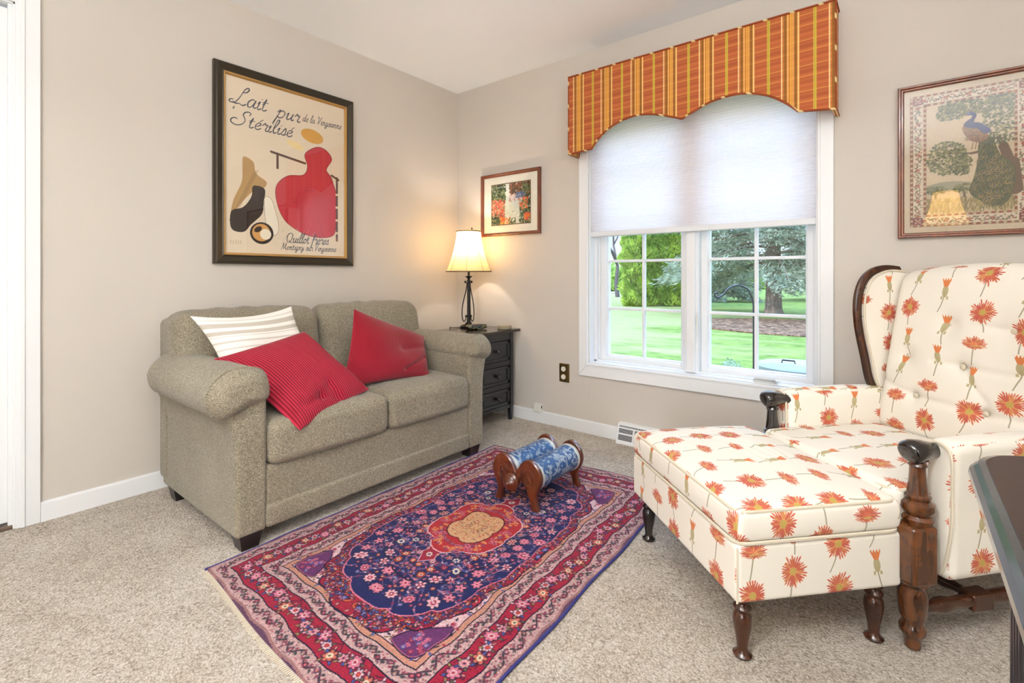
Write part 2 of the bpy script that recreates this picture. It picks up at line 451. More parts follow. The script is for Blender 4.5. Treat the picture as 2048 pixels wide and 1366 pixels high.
DARKLEG = plain('dark_block_leg', rgb(30, 22, 20), .35, .5)
WALNUT = wood('dark_walnut', rgb(30, 14, 8), rgb(74, 36, 16), .25)
MAHOG = wood('red_brown_mahogany', rgb(48, 18, 8), rgb(104, 46, 20), .3, coat=.4)
CHAIRW = wood('brown_stained_post', rgb(38, 18, 8), rgb(104, 56, 22), .25, coat=.5)
BLACKW = plain('ebonised_wood', rgb(24, 17, 15), .18, .5, coat=.5)
FRAMEW = wood('red_brown_frame', rgb(84, 38, 18), rgb(128, 64, 30), .3, coat=.4)
FRAMEB = plain('black_gold_frame', rgb(52, 44, 32), .32, .5, .35)
GOLD = plain('gilt_edge', rgb(190, 150, 90), .35, .5, .6)
IRON = plain('black_iron', rgb(22, 20, 22), .3, .5, .4)
FLORAL = flower_mat(); TARTAN = tartan_mat(); STRIPE = stripe_mat(); DAMASK = damask_mat()
PIPING = fabric_base('cream_piping', rgb(196, 184, 160), rgb(220, 210, 190), 600)
RIBP = .0108
RED = M('crimson_corduroy', .75, .2, sheen=.3); _x, _y, _z = RED.xyz(RED.tc('UV')); RED.col(RED.mix(((_x * 2 * PI / RIBP).sin() * .5 + .5).step(.45, .9) * .9, RED.mix(RED.noise(RED.tc(), 300, 3), rgb(104, 4, 20), rgb(128, 8, 30)), rgb(180, 40, 66))); RED.bump(RED.noise(RED.tc(), 900, 2), .3, .002)
REDB = M('crimson_fine_corduroy', .75, .2, sheen=.2); _x, _y, _z = REDB.xyz(REDB.tc('UV')); REDB.col(REDB.mix(((_x * 2 * PI / .0065).sin() * .5 + .5) * .5, REDB.mix(REDB.noise(REDB.tc(), 200, 3), rgb(104, 4, 18), rgb(132, 10, 28)), rgb(168, 34, 54))); REDB.bump((_x * 2 * PI / .0065).sin() + REDB.noise(REDB.tc(), 700, 2), .5, .0015)
GLASS = glass_mat('picture_glass', 0, 1.52); PANE = glass_mat('window_glass')
BRASS = plain('aged_brass', rgb(128, 104, 62), .35, .5, .9, bump=(300, .4))
PLASTIC = plain('white_plastic', rgb(222, 220, 212), .35, .5)
IVORY = plain('ivory_plastic', rgb(226, 218, 200), .4, .5)
DARK = plain('dark_slot', rgb(14, 14, 14), .8, .1)
SILVER = plain('silvery_braid', rgb(196, 196, 190), .4, .5, .3, bump=(400, .5))
# ------------------------------------------------------------------ the room
H = 2.441; RX = 4.5; RY = -4.7; WT = .18
struct('floor', MB().box(-.1, RX + .1, RY - .1, .0, -.06, 0, .001), CARPET)
struct('ceiling', MB().box(-.2, RX + .2, RY - .2, WT, H, H + .06, .001), CEIL)
WX0, WX1, WZ0, WZ1 = 1.181, 2.430, .450, 2.0
w = MB()
w.box(-.1, WX0, 0, WT, -.06, H, .001).box(WX1, RX + .1, 0, WT, -.06, H, .001).box(WX0, WX1, 0, WT, -.06, WZ0, .001).box(WX0, WX1, 0, WT, WZ1, H, .001)
struct('wall_back', w, WALL)
DY0, DY1, DZ = -3.28, -2.462, 2.09
w = MB(); w.box(-.12, 0, DY1, 0, -.06, H, .001).box(-.12, 0, RY, DY0, -.06, H, .001).box(-.12, 0, DY0, DY1, DZ, H, .001)
struct('wall_left', w, WALL)
struct('wall_right', MB().box(RX, RX + .1, RY, 0, -.06, H, .001), WALL)
struct('wall_front', MB().box(-.1, RX + .1, RY - .1, RY, -.06, H, .001), WALL)
def base(o0, o1, axis):
    prof = [(0, 0), (.014, 0), (.014, .070), (.010, .078), (0, .080)]
    m = MB()
    if axis == 'x': m.prism([(-a, b) for a, b in prof], o0, o1, 'x')
    else: m.prism([(a, b) for a, b in prof], o0, o1, 'y')
    return m
struct('baseboard_back', base(.0, RX, 'x'), TRIM)
struct('baseboard_left', base(-2.393, 0, 'y'), TRIM)
# door with casing
d = tag(bpy.data.objects.new('door_1', None), kind='structure'); COL.objects.link(d); OFF[d.name] = np.zeros(3)
slab = MB().box(-.075, -.035, DY0 + .01, DY1 - .012, .02, DZ - .02, .003)
for z0, z1 in ((.25, .95), (1.1, 1.9)): slab.box(-.036, -.029, DY0 + .14, DY1 - .14, z0, z1, .006)
slab.build('door_slab', TRIM, d)
MB().lathe([(.012, 0), (.012, .03), (.026, .036), (.03, .05), (.024, .064), (0.001, .068)], (-.035, DY0 + .08, .95), 20, 'x').build('door_handle', BRASS, d)
jm = MB(); jm.box(-.118, .0, DY1 - .010, DY1, 0, DZ, .001).box(-.118, 0, DY0, DY0 + .01, 0, DZ, .001).box(-.118, 0, DY0, DY1, DZ - .01, DZ, .001)
jm.box(-.035, -.012, DY1 - .022, DY1 - .008, 0, DZ, .002); jm.build('door_jamb', TRIM, d)
tr = MB()
for y0, y1, t in ((DY1 + .022, DY1 + .069, .015), (DY1 + .010, DY1 + .024, .019), (DY1 - .004, DY1 + .012, .012)):
    tr.box(0, t, y0, y1, 0, DZ + (y1 - DY1) + .004, .003)
    tr.box(0, t, DY0 - (y1 - DY1), DY1 + .0, DZ + (y0 - DY1), DZ + (y1 - DY1), .003)
    tr.box(0, t, DY0 - (y1 - DY1), DY0 - (y0 - DY1), 0, DZ + (y1 - DY1) + .004, .003)
struct('trim_1', tr, TRIM)
struct('trim_2', MB().box(-.11, -.002, DY0, DY1, 0, .014, .003), plain('threshold_strip', rgb(92, 76, 60), .4))

# window
W = tag(bpy.data.objects.new('window_1', None), kind='structure'); COL.objects.link(W); OFF[W.name] = np.zeros(3)
cz = MB()
def casing(m, x0, x1, z0, z1, wd, y0, y1):
    """mitred picture-frame casing outside the rectangle"""
    O = [(x0 - wd[0], z0 - wd[1]), (x1 + wd[2], z0 - wd[1]), (x1 + wd[2], z1 + wd[3]), (x0 - wd[0], z1 + wd[3])]; I = [(x0, z0), (x1, z0), (x1, z1), (x0, z1)]
    for k in range(4):
        a, b = O[k], O[(k + 1) % 4]; c, e = I[(k + 1) % 4], I[k]
        m.prism([a, b, c, e], y0, y1, 'y', .003)
casing(cz, WX0, WX1, WZ0, WZ1, (.064, .084, .065, .065), -.018, .0)
casing(cz, WX0, WX1, WZ0, WZ1, (.012, .014, .012, .012), -.023, -.017)
cz.build('window_casing', TRIM, W)
jb = MB()
for y0, y1, t in ((.0, .176, .010), (.055, .176, .026), (.085, .176, .036)):
    jb.box(WX0, WX0 + t, y0, y1, WZ0, WZ1, .002).box(WX1 - t * .8, WX1, y0, y1, WZ0, WZ1, .002)
    jb.box(WX0, WX1, y0, y1, WZ0, WZ0 + t * .6, .002).box(WX0, WX1, y0, y1, WZ1 - t, WZ1, .002)
jb.box(1.775, 1.852, .045, .176, WZ0, WZ1, .004).box(1.790, 1.838, .030, .05, WZ0 + .01, WZ1 - .01, .004)
jb.build('window_frame', VINYL, W)
def sash(x0, x1, gx0, gx1, xm):
    m = MB(); z0, z1, gz0, gz1 = WZ0 + .018, WZ1 - .03, .492, 1.93
    for a, b, c, e in ((x0, gx0, z0, z1), (gx1, x1, z0, z1), (gx0, gx1, z0, gz0), (gx0, gx1, gz1, z1)): m.box(a, b, .090, .150, c, e, .004)
    for a, b, c, e in ((x0 + .01, gx0 + .008, gz0 - .02, gz1 + .02), (gx1 - .008, x1 - .01, gz0 - .02, gz1 + .02), (gx0, gx1, gz0 - .02, gz0 + .008), (gx0, gx1, gz1 - .008, gz1 + .01)): m.box(a, b, .105, .140, c, e, .004)
    s = m.build('sash', VINYL, W)
    MB().box(gx0, gx1, .121, .124, gz0, gz1, .0005).build('glass_pane', PANE, s)
    q = MB()
    q.box(xm - .0085, xm + .0085, .108, .119, gz0, gz1, .002).box(xm - .0085, xm + .0085, .126, .134, gz0, gz1, .002)
    for z in (.795, 1.098, 1.402, 1.70): q.box(gx0, gx1, .109, .119, z - .008, z + .008, .002).box(gx0, gx1, .126, .134, z - .008, z + .008, .002)
    q.build('muntin_grid', VINYL, s); return s
sash(WX0 + .036, 1.775, 1.256, 1.741, 1.500); sash(1.852, WX1 - .028, 1.889, 2.373, 2.135)
lk = MB().box(1.848, 1.856, .028, .034, .70, .78, .002); lk.tube([(1.852, .026, .735), (1.853, .018, .745), (1.853, .016, .80)], [.005, .005, .003]); lk.tube([(1.852, .026, .745), (1.855, .016, .72), (1.858, .012, .665)], [.005, .004, .003])
lk.build('sash_lock', PLASTIC, W)
ck = MB().rbox((2.20, -.004 + .022, .462), (.115, .034, .026), .008, (2, 2, 2)); ck.tube([(2.15, .006, .474), (2.17, -.004, .478), (2.245, -.006, .478), (2.25, -.006, .470)], .005)
ck.build('crank_handle', plain('silver_plastic', rgb(200, 200, 198), .35), W)

# cellular shade (hangs in the window)
SHM = translucent('shade_cloth', rgb(248, 248, 248), rgb(254, 247, 247), .72, .85)
sh = thing('cellular_shade', 'white pleated cellular shade lowered halfway over the window', 'window shade', (1.807, .02, 1.99))
x0, x1 = 1.190, 2.424; npl = 42; zs = np.linspace(1.284, 1.965, npl * 2 + 1)
prof = [(.010 if i % 2 else .015, z) for i, z in enumerate(zs)] + [(.038 if i % 2 else .033, z) for i, z in reversed(list(enumerate(zs)))]
MB().prism(prof, x0, x1, 'x').build('pleated_cloth', SHM, sh, smooth=False)
RAIL = plain('shade_rail', rgb(222, 224, 226), .5)
MB().rbox(((x0 + x1) / 2, .022, 1.268), (x1 - x0, .038, .034), .006, (1, 1, 1)).build('bottom_rail', RAIL, sh)
MB().rbox(((x0 + x1) / 2, .022, 1.977), (x1 - x0, .045, .026), .004, (1, 1, 1)).build('head_rail', RAIL, sh)

# upholstered valance
VY = -.13
va = thing('window_valance', 'orange tartan upholstered valance with scalloped lower edge above the window', 'valance', (1.82, 0, 2.0))
low = catmull([(1.270, 1.772), (1.330, 1.838), (1.425, 1.893), (1.545, 1.917), (1.660, 1.903), (1.770, 1.866), (1.822, 1.845)], 6)
low2 = catmull([(1.822, 1.845), (1.885, 1.873), (1.985, 1.906), (2.110, 1.912), (2.225, 1.880), (2.310, 1.825), (2.368, 1.770)], 6)
edge = [(1.109, 1.766)] + [tuple(p) for p in low] + [tuple(p) for p in low2[1:]] + [(2.513, 1.752)]
top = [(2.513, 2.238), (1.109, 2.245)]
m = MB().prism(edge + top, VY, VY + .02, 'y', .004)
m.box(1.109, 1.125, VY + .01, -.003, 1.766, 2.245, .003).box(2.497, 2.513, VY + .01, -.003, 1.752, 2.238, .003)
m.build('valance_board', TARTAN, va)
m = MB()
loop = [(p[0], VY - .001, p[1]) for p in edge]
m.tube(loop, .0055, 6).tube([(1.107, VY - .001, 2.247), (2.515, VY - .001, 2.240)], .0055, 6)
for x, z0, z1 in ((1.109, 1.766, 2.246), (2.514, 1.752, 2.239)): m.tube([(x, VY, z0), (x, VY, z1)], .004, 6).tube([(x, VY, z0), (x, -.004, z0)], .005, 6).tube([(x, VY, z1), (x, -.004, z1)], .005, 6)
cm = M('rope_welt', .7, .2); u = cm.xyz(cm.tc()); ff = ((u[0] + u[2] * .8) * 55).sin().step(.80, .95); cm.col(cm.mix(ff, rgb(140, 66, 34), rgb(220, 196, 140)))
m.build('welt_cord', cm, va)

# outlet, adapter, register
o = thing('wall_outlet', 'brass plated duplex outlet with ivory sockets on the wall under the window corner', 'outlet', (.998, 0, .36))
MB().rbox((.998, -.004, .363), (.076, .008, .122), .003, (1, 1, 1)).box(.968, 1.028, -.010, -.007, .310, .416, .002).build('cover_plate', BRASS, o)
for z in (.390, .338):
    s = MB().lathe([(.001, 0), (.016, 0), (.0165, -.004), (.0165, -.006)], (.998, -.0125, z), 20, 'y').build('socket', IVORY, o)
    MB().box(.991, .9925, -.0135, -.012, z - .002, z + .007, .0003).box(1.0035, 1.005, -.0135, -.012, z - .002, z + .007, .0003).lathe([(.001, 0), (.0022, 0), (.0022, -.001)], (.998, -.0125, z - .008), 8, 'y').build('slot', DARK, s)
o = thing('sensor_box', 'small white plastic box on the wall just above the baseboard', 'box', (.79, 0, .1))
MB().rbox((.795, -.017, .104), (.056, .034, .056), .005, (1, 1, 1)).build('housing', PLASTIC, o)
MB().box(.823, .8245, -.022, -.014, .10, .118, .0005).build('side_button', DARK, o)
rg = thing('floor_register', 'white metal baseboard register with slotted grille below the window', 'vent', (1.55, -.02, 0))
MB().prism([(0, 0), (-.062, 0), (-.062, .012), (-.030, .112), (-.018, .117), (0, .117)], 1.398, 1.760, 'x', .002).build('register_body', TRIM, rg)
g = MB()
def slope(z): return -.062 + (z - .012) * .32 - .0012
for (xa, xb) in ((1.412, 1.50), (1.512, 1.60), (1.612, 1.70)):
    for z in [.024 + .0062 * k for k in range(5)] + [.064 + .0062 * k for k in range(4)]: g.box(xa, xb, slope(z) - .001, slope(z) + .003, z, z + .0032, .0005)
g.build('grille_slots', DARK, rg)
g = MB()
for k in range(44): g.box(1.412 + k * .0075, 1.4155 + k * .0075, slope(.1) - .001, slope(.1) + .004, .094, .104, .0005)
g.build('damper_teeth', DARK, rg)
# ------------------------------------------------------------------ loveseat
def arm_loft(m, prof, x0, x1, rf, rb, n=26, k=6, uvo=(0, 0)):
    P = np.array(catmull(prof, 4, True)); c = P.mean(0)
    st = []
    for i in range(k + 1):
        a = PI / 2 * i / k; st.append((x0 + rb * (1 - math.sin(a)), 1 - (1 - math.cos(PI / 2 - a)) * 0 - (rb / .11) * (1 - math.sin(a)) * 0 - 0))
    xs = [(x0 + rb * (1 - math.cos(a)), rb * (1 - math.sin(a))) for a in np.linspace(0, PI / 2, k + 1)]
    xs += [(x, 0) for x in np.linspace(x0 + rb, x1 - rf, n)[1:-1]]
    xs += [(x1 - rf * (1 - math.cos(a)), rf * (1 - math.sin(a))) for a in np.linspace(PI / 2, 0, k + 1)]
    rings = []
    for x, ins in xs:
        d = P - c; L = np.linalg.norm(d, axis=1, keepdims=True); q = c + d * np.maximum(L - ins, L * .0 + .001) / L
        rings.append([(x, y, z) for y, z in q])
    rings = np.array(rings); m.grid(rings, wrap=True)
    nr = rings.shape[1]
    m.add(rings[0], [tuple(range(nr))]); m.add(rings[-1], [tuple(range(nr))[::-1]])
    return m
so = thing('loveseat', 'sage beige fabric two seat sofa with rolled arms against the left wall', 'sofa', (.5, -1.34, 0))
# body
m = MB(); m.rbox((.50, -1.344, .205), (.72, 1.10, .17), .012, (2, 4, 2))
m.build('seat_base', SOFA, so)
MB().rbox((.862, -1.344, .206), (.045, 1.10, .165), .018, (2, 20, 3)).build('front_rail', SOFA, so)
MB().rbox((.872, -1.344, .098), (.045, 1.10, .088), .016, (2, 20, 2)).build('front_band', SOFA, so)
for s, yo, yi in ((-1, -2.000, -1.888), (1, -.680, -.800)):
    yc = (yo + yi) / 2; w = abs(yo - yi)
    def flare(V, s=s):
        V = V.copy(); t = np.clip((V[:, 2] - .06) / .18, 0, 1); V[:, 1] += s * t ** 2 * (.065 if s < 0 else .035) * np.clip(V[:, 1] * s / w + .5, 0, 1); return V
    m = MB(); m.rbox((.497, yc, .315), (.79, w, .53), .02, (6, 2, 8), 3, flare)
    a = m.build('arm_panel', SOFA, so)
    yy = lambda v: yc + s * v
    prof = [(yy(-.058), .545), (yy(-.060), .60), (yy(-.040), .648), (yy(.01), .668), (yy(.075), .664), (yy(.125), .632), (yy(.148), .585), (yy(.142), .535), (yy(.115), .500), (yy(.070), .498), (yy(.035), .512), (yy(.0), .530)]
    if s > 0: prof = [(yy(-.058), .56), (yy(-.062), .61), (yy(-.040), .655), (yy(.01), .672), (yy(.065), .665), (yy(.105), .632), (yy(.120), .585), (yy(.105), .545), (yy(.06), .53), (yy(.0), .545)]
    m = MB(); arm_loft(m, prof, .20, .925, .055, .04)
    m.build('arm_pad', SOFA, so, angle=80)
    pth = [(.896, p[0], p[1] ) for p in catmull(prof, 5, True)]
    cen = np.mean([(p[1], p[2]) for p in pth], axis=0)
    pth = [(.880, cen[0] + (p[1] - cen[0]) * 1.004, cen[1] + (p[2] - cen[1]) * 1.004) for p in pth]
    MB().tube(pth, .0035, 6, True).build('arm_seam', SOFA, so)
def leanback(x0, amt):
    def f(V): V = V.copy(); V[:, 0] -= (V[:, 2] + .2) * amt; return V
    return f
MB().rbox((.125, -1.340, .44), (.13, 1.33, .74), .035, (2, 8, 6), 4).build('back_frame', SOFA, so)
def wr(V, n, amp, fr, seed):
    r = np.random.default_rng(seed); o = np.zeros(len(V))
    for _ in range(n):
        d = r.normal(size=3); d /= np.linalg.norm(d); o += np.sin(V @ d * fr * r.uniform(.6, 1.6) + r.uniform(0, 6)) * amp / n ** .5
    return o
for ya, yb, sd in ((-2.030, -1.352, 1), (-1.352, -.672, 2)):
    hy = (yb - ya) / 2
    def f(V, hy=hy, sd=sd):
        V = V.copy(); y = V[:, 1] / hy; z = V[:, 2] / .2
        front = (V[:, 0] > 0)
        V[:, 0] += np.where(front, .045 * np.clip(1 - y ** 2, 0, 1) ** .6 * np.clip(1 - (z * .9) ** 2, 0, 1) ** .6, 0)
        V[:, 2] += .012 * (1 - np.abs(y) ** 2.5) * (z > 0) * np.clip(z, 0, 1)
        top = np.clip(z, 0, 1) ** 3
        V[:, 2] += top * .004 * np.sin(V[:, 1] * 52 + sd * 2 + V[:, 0] * 25) * np.clip(1 - np.abs(y + .1) , 0, 1)
        w = wr(V, 5, .004, 16, sd); V[:, 0] += np.where(front, w, 0)
        V[:, 0] -= (V[:, 2] + .2) * .20
        return V
    MB().rbox((.315, (ya + yb) / 2, .640), (.19, yb - ya - .008, .40), .070, (6, 22, 14), 6, f, uvo=(0, sd)).build('back_cushion', SOFA, so)
for ya, yb, sd in ((-1.886, -1.338, 5), (-1.336, -.802, 6)):
    hy = (yb - ya) / 2
    def f(V, hy=hy, sd=sd):
        V = V.copy(); y = V[:, 1] / hy; x = V[:, 0] / .28; up = V[:, 2] > 0
        cr = np.clip(1 - y ** 2, 0, 1) ** .5 * np.clip(1 - x ** 4, 0, 1) ** .5
        V[:, 2] += np.where(up, .016 * cr, 0)
        V[:, 0] += np.clip(x, 0, 1) ** 3 * .012 * np.clip(1 - y ** 2, 0, 1)
        rip = .0030 * np.sin(V[:, 1] * 70 + sd) * np.exp(-((V[:, 1] - .16) / .07) ** 2)
        V[:, 2] += np.where(up, rip, 0) + wr(V, 4, .0015, 25, sd) * up
        return V
    MB().rbox((.625, (ya + yb) / 2, .367), (.565, yb - ya, .168), .038, (14, 22, 5), 5, f).build('seat_cushion', SOFA, so)
    pts = []
for x, y in ((.850, -1.947), (.850, -.752), (.20, -1.955), (.20, -.74)):
    t = MB(); V = [];
    for z, h in ((.001, .030), (.058, .040)):
        V += [(x - h, y - h, z), (x + h, y - h, z), (x + h, y + h, z), (x - h, y + h, z)]
    t.add(V, [(3, 2, 1, 0), (4, 5, 6, 7), (0, 1, 5, 4), (1, 2, 6, 5), (2, 3, 7, 6), (3, 0, 4, 7)]); t.build('leg', DARKLEG, so, smooth=False)

# pillows: four world corners, puffed
def pillow(name, label, C, H, mat, parent=None, ribs=0, ribdir=0, pull=.07, seed=0, folds=(), n=110, push=0, sq=1.0):
    C = [np.array(c, float) for c in C]; base = sum(C) / 4
    nrm = np.cross(C[1] - C[0], C[3] - C[0]); nrm /= np.linalg.norm(nrm)
    if nrm[0] < 0: nrm = -nrm
    L = (np.linalg.norm(C[1] - C[0]) + np.linalg.norm(C[2] - C[3])) / 2; Wd = (np.linalg.norm(C[3] - C[0]) + np.linalg.norm(C[2] - C[1])) / 2
    s = np.sin(np.linspace(-PI / 2, PI / 2, n) * .96) / math.sin(PI / 2 * .96); S, T = np.meshgrid(s, s, indexing='ij')
    a, b = (1 + S) / 2, (1 + T) / 2
    Sp = S * (1 - pull * (1 - T ** 2)); Tp = T * (1 - pull * (1 - S ** 2)); a2, b2 = (1 + Sp) / 2, (1 + Tp) / 2
    P = ((1 - a2) * (1 - b2))[..., None] * C[0] + (a2 * (1 - b2))[..., None] * C[1] + (a2 * b2)[..., None] * C[2] + ((1 - a2) * b2)[..., None] * C[3]
    th = H * np.clip((1 - np.abs(S) ** 2.6) * (1 - np.abs(T) ** 2.6), 0, 1) ** .62
    r = np.random.default_rng(seed); w = np.zeros_like(th)
    for _ in range(6):
        k = r.uniform(2, 5); an = r.uniform(0, PI); w += np.sin((S * math.cos(an) + T * math.sin(an)) * k + r.uniform(0, 6)) * .004
    f = np.zeros_like(th)
    for (s0, t0, s1, t1, dep, wd) in folds:
        d = np.array([s1 - s0, t1 - t0]); q = np.clip(((S - s0) * d[0] + (T - t0) * d[1]) / (d @ d), 0, 1)
        dist = np.hypot(S - s0 - q * d[0], T - t0 - q * d[1]); f -= dep * np.exp(-(dist / wd) ** 2)
    rib = 0
    if ribs:
        ph = (T if ribdir else (S + 1) / 2 * L) * PI / RIBP
        rib = .0030 * (np.abs(np.sin(ph - PI / 4)) ** .7 * 2 - 1) * np.clip(th / H * 5, 0, 1)
    up = th + w * th / H + f * th / H + rib
    uv = np.stack([(S + 1) / 2 * L, (T + 1) / 2 * Wd], -1)
    m = MB(); m.grid(P + nrm * up[..., None], uv); m.grid((P - nrm * (th * .55)[..., None])[::4, ::4][:, ::-1] if False else P - nrm * (th * .6)[..., None], uv)
    o = m.build(name, mat, None, loc=tuple(base), angle=180)
    tag(o, label, 'pillow', 'throw pillows on the loveseat'); return o
pillow('throw_pillow', 'white throw pillow with beige woven stripes leaning at the back left of the sofa',
       [(.47, -2.008, .838), (.58, -1.905, .50), (.62, -1.46, .50), (.44, -1.568, .856)], .055, STRIPE, pull=.15, seed=3, n=70)
pillow('throw_pillow', 'crimson wide rib corduroy pillow lying across the left seat in front of the striped pillow',
       [(.62, -1.975, .674), (.52, -1.545, .738), (.80, -1.378, .472), (.94, -1.790, .408)], .070, RED, ribs=17, ribdir=0, pull=.05, seed=5, folds=((.15, .9, -.2, .72, .03, .10), (-.2, .72, -.6, .75, .02, .08), (.15, 1, .1, .6, .02, .1)), n=260)
pillow('throw_pillow', 'dark red fine rib pillow propped on one corner at the right end of the sofa',
       [(.50, -1.262, .830), (.50, -.782, .640), (.72, -.935, .458), (.70, -1.46, .474)], .070, REDB, pull=.05, seed=9, folds=((.2, .0, .95, -.3, .012, .12), (.3, .75, .85, .25, .022, .07)), n=110)
# ------------------------------------------------------------------ chest, lamp, things on the chest
ch = thing('nightstand', 'small black three drawer chest in the corner beside the sofa', 'chest', (.46, -.29, 0))
CX0, CX1, CY0, CY1, CZ = .275, .612, -.535, -.062, .615
m = MB(); m.box(CX0, CX1 - .012, CY0 + .01, CY0 + .03, .085, CZ, .003).box(CX0, CX1 - .012, CY1 - .03, CY1 - .01, .085, CZ, .003).box(CX0, CX0 + .015, CY0, CY1, .085, CZ, .003)
m.box(CX0, CX1 - .014, CY0 + .02, CY1 - .02, .085, .10, .003)
for z0, z1 in ((.085, .112), (.228, .262), (.385, .420), (.560, CZ)): m.box(CX1 - .035, CX1 - .004, CY0 + .02, CY1 - .02, z0, z1, .003)
m.build('carcass', BLACKP, ch)
MB().rbox(((.262 + .655) / 2, (-.560 - .030) / 2, .626), (.393, .530, .020), .006, (1, 1, 1)).build('top_board', wood('black_brown_top', rgb(22, 17, 15), rgb(40, 28, 22), .22), ch)
for y in (CY0, CY1 - .03):
    for x in (CX0, CX1 - .03):
        V = [(x + .005, y + .005, 0.001), (x + .025, y + .005, .001), (x + .025, y + .025, .001), (x + .005, y + .025, .001), (x, y, .10), (x + .03, y, .10), (x + .03, y + .03, .10), (x, y + .03, .10), (x, y, CZ), (x + .03, y, CZ), (x + .03, y + .03, CZ), (x, y + .03, CZ)]
        F = [(3, 2, 1, 0), (8, 9, 10, 11)]
        for a in (0, 4): F += [(a, a + 1, a + 5, a + 4), (a + 1, a + 2, a + 6, a + 5), (a + 2, a + 3, a + 7, a + 6), (a + 3, a, a + 4, a + 7)]
        MB().add(V, F).build('leg', BLACKP, ch, smooth=False)
for z0, z1 in ((.114, .226), (.264, .383), (.422, .558)):
    m = MB().box(CX1 - .024, CX1 - .010, CY0 + .033, CY1 - .033, z0, z1, .002)
    for a, b, c, e in ((CY0 + .033, CY1 - .033, z1 - .022, z1), (CY0 + .033, CY1 - .033, z0, z0 + .022), (CY0 + .033, CY0 + .058, z0, z1), (CY1 - .058, CY1 - .033, z0, z1)): m.box(CX1 - .014, CX1 - .003, a, b, c, e, .003)
    dr = m.build('drawer', BLACKP, ch)
    for y in (-.225, -.385):
        MB().lathe([(.006, 0), (.006, .012), (.015, .016), (.017, .022), (.013, .028), (.001, .031)], (CX1 - .010, y, (z0 + z1) / 2), 16, 'x').build('knob', BLACKP, dr)
TOPZ = .636
SHADE = translucent('lamp_shade_cloth', rgb(232, 210, 168), rgb(248, 214, 150), .5, .8)
def lamp(loc, label, s=1.0, power=14, lift=0.0):
    L = thing('table_lamp', label, 'lamp', loc, 0, None, True)
    MB().lathe([(.0, 0), (.062, 0), (.064, .010), (.055, .018), (.03, .024), (.022, .034), (.016, .04), (.001, .041)], (0, 0, .001), 28).build('base', IRON, L)
    m = MB().lathe([(.016, .03), (.012, .06), (.011, .2), (.010, .325), (.013, .33), (.013, .34), (.008, .345), (.010, .352), (.026, .362), (.028, .366), (.008, .370), (.007, .41), (.001, .41)], (0, 0, 0), 18)
    for k in range(3):
        a = k * 2 * PI / 3 + .3; m.tube([(math.cos(a) * .008, math.sin(a) * .008, .04), (math.cos(a) * .007, math.sin(a) * .007, .33)], .006, 8)
    m.build('column', IRON, L)
    for k in range(3):
        a = k * 2 * PI / 3 - .6; ca, sa = math.cos(a), math.sin(a)
        pr = [(.026, .322), (.016, .318), (.014, .300), (.024, .25), (.042, .18), (.050, .11), (.046, .06), (.036, .044), (.024, .055), (.020, .075)]
        pts = [(r * ca, r * sa, z) for r, z in catmull(pr, 5)]
        t = MB().tube(pts, .0036, 8)
        for r, z in ((.026, .326), (.020, .082)): t.lathe([(.001, -.009), (.006, -.007), (.009, 0), (.006, .007), (.001, .009)], (r * ca, r * sa, z), 12)
        t.build('scroll_arm', IRON, L)
    # bell shade, eight panels
    zs0, zs1 = .398, .690; nz = 18; seg = 48; P = []
    for i in range(nz + 1):
        t = i / nz; r = .086 + .074 * (1 - t) ** 1.7; row = []
        for k in range(seg):
            a = 2 * PI * k / seg; sc = 1 - .010 * (1 - abs(math.sin(4 * a + .5)) ** .7)
            row.append((r * sc * math.cos(a), r * sc * math.sin(a), zs0 + (zs1 - zs0) * t))
        P.append(row)
    P = np.array(P); s_ = MB().grid(P, wrap=True).build('lamp_shade', SHADE, L, angle=180)
    t = MB()
    for k in range(8):
        a = (k * PI - .5) / 4 ; pts = []
        for i in range(nz + 1):
            q = i / nz; r = (.086 + .074 * (1 - q) ** 1.7) * 1.001; pts.append((r * math.cos(a), r * math.sin(a), zs0 + (zs1 - zs0) * q))
        t.tube(pts, .0011, 5)
    t.tube([(.0865 * math.cos(a), .0865 * math.sin(a), zs1 - .006) for a in np.linspace(0, 2 * PI, 40)[:-1]], .0045, 6, True)
    t.tube([(.1605 * math.cos(a), .1605 * math.sin(a), zs0 + .002) for a in np.linspace(0, 2 * PI, 56)[:-1]], .0032, 6, True)
    t.build('shade_trim', plain('brown_braid', rgb(112, 92, 66), .7), s_)
    m = MB().lathe([(.004, .40), (.014, .41), (.014, .45), (.010, .46), (.001, .46)], (0, 0, 0), 14); m.tube([(-.085, 0, .682), (.085, 0, .682)], .0016, 5).tube([(0, -.085, .682), (0, .085, .682)], .0016, 5)
    m.lathe([(.003, .455), (.003, .69), (.007, .70), (.001, .712)], (.03, 0, 0), 8)
    m.build('bulb_holder', IRON, L)
    bm_ = M('lit_bulb'); bm_.b.inputs['Base Color'].default_value = (1, .9, .75, 1); bm_.b.inputs['Emission Color'].default_value = (1, .78, .5, 1); bm_.b.inputs['Emission Strength'].default_value = 3.0
    b = MB().lathe([(.001, .455), (.012, .46), (.016, .48), (.026, .51), (.029, .535), (.024, .56), (.012, .572), (.001, .575)], (0, 0, 0), 16).build('bulb', bm_, L)
    b.visible_shadow = True
    ld = bpy.data.lights.new('bulb_light', 'POINT'); ld.energy = power; ld.color = (1, .90, .78); ld.shadow_soft_size = .022
    lo = bpy.data.objects.new('bulb_light', ld); COL.objects.link(lo); lo.parent = L; lo.location = (0, 0, .60)
    L.scale = (s, s, s)
    if lift:
        for ch_ in L.children:
            if not ch_.name.startswith('base'): ch_.location.z += lift
        MB().lathe([(.018, .03), (.012, .05), (.020, .08), (.014, .11), (.012, lift), (.018, lift + .02), (.011, lift + .05)], (0, 0, 0), 18).build('stem', IRON, L)
    return L
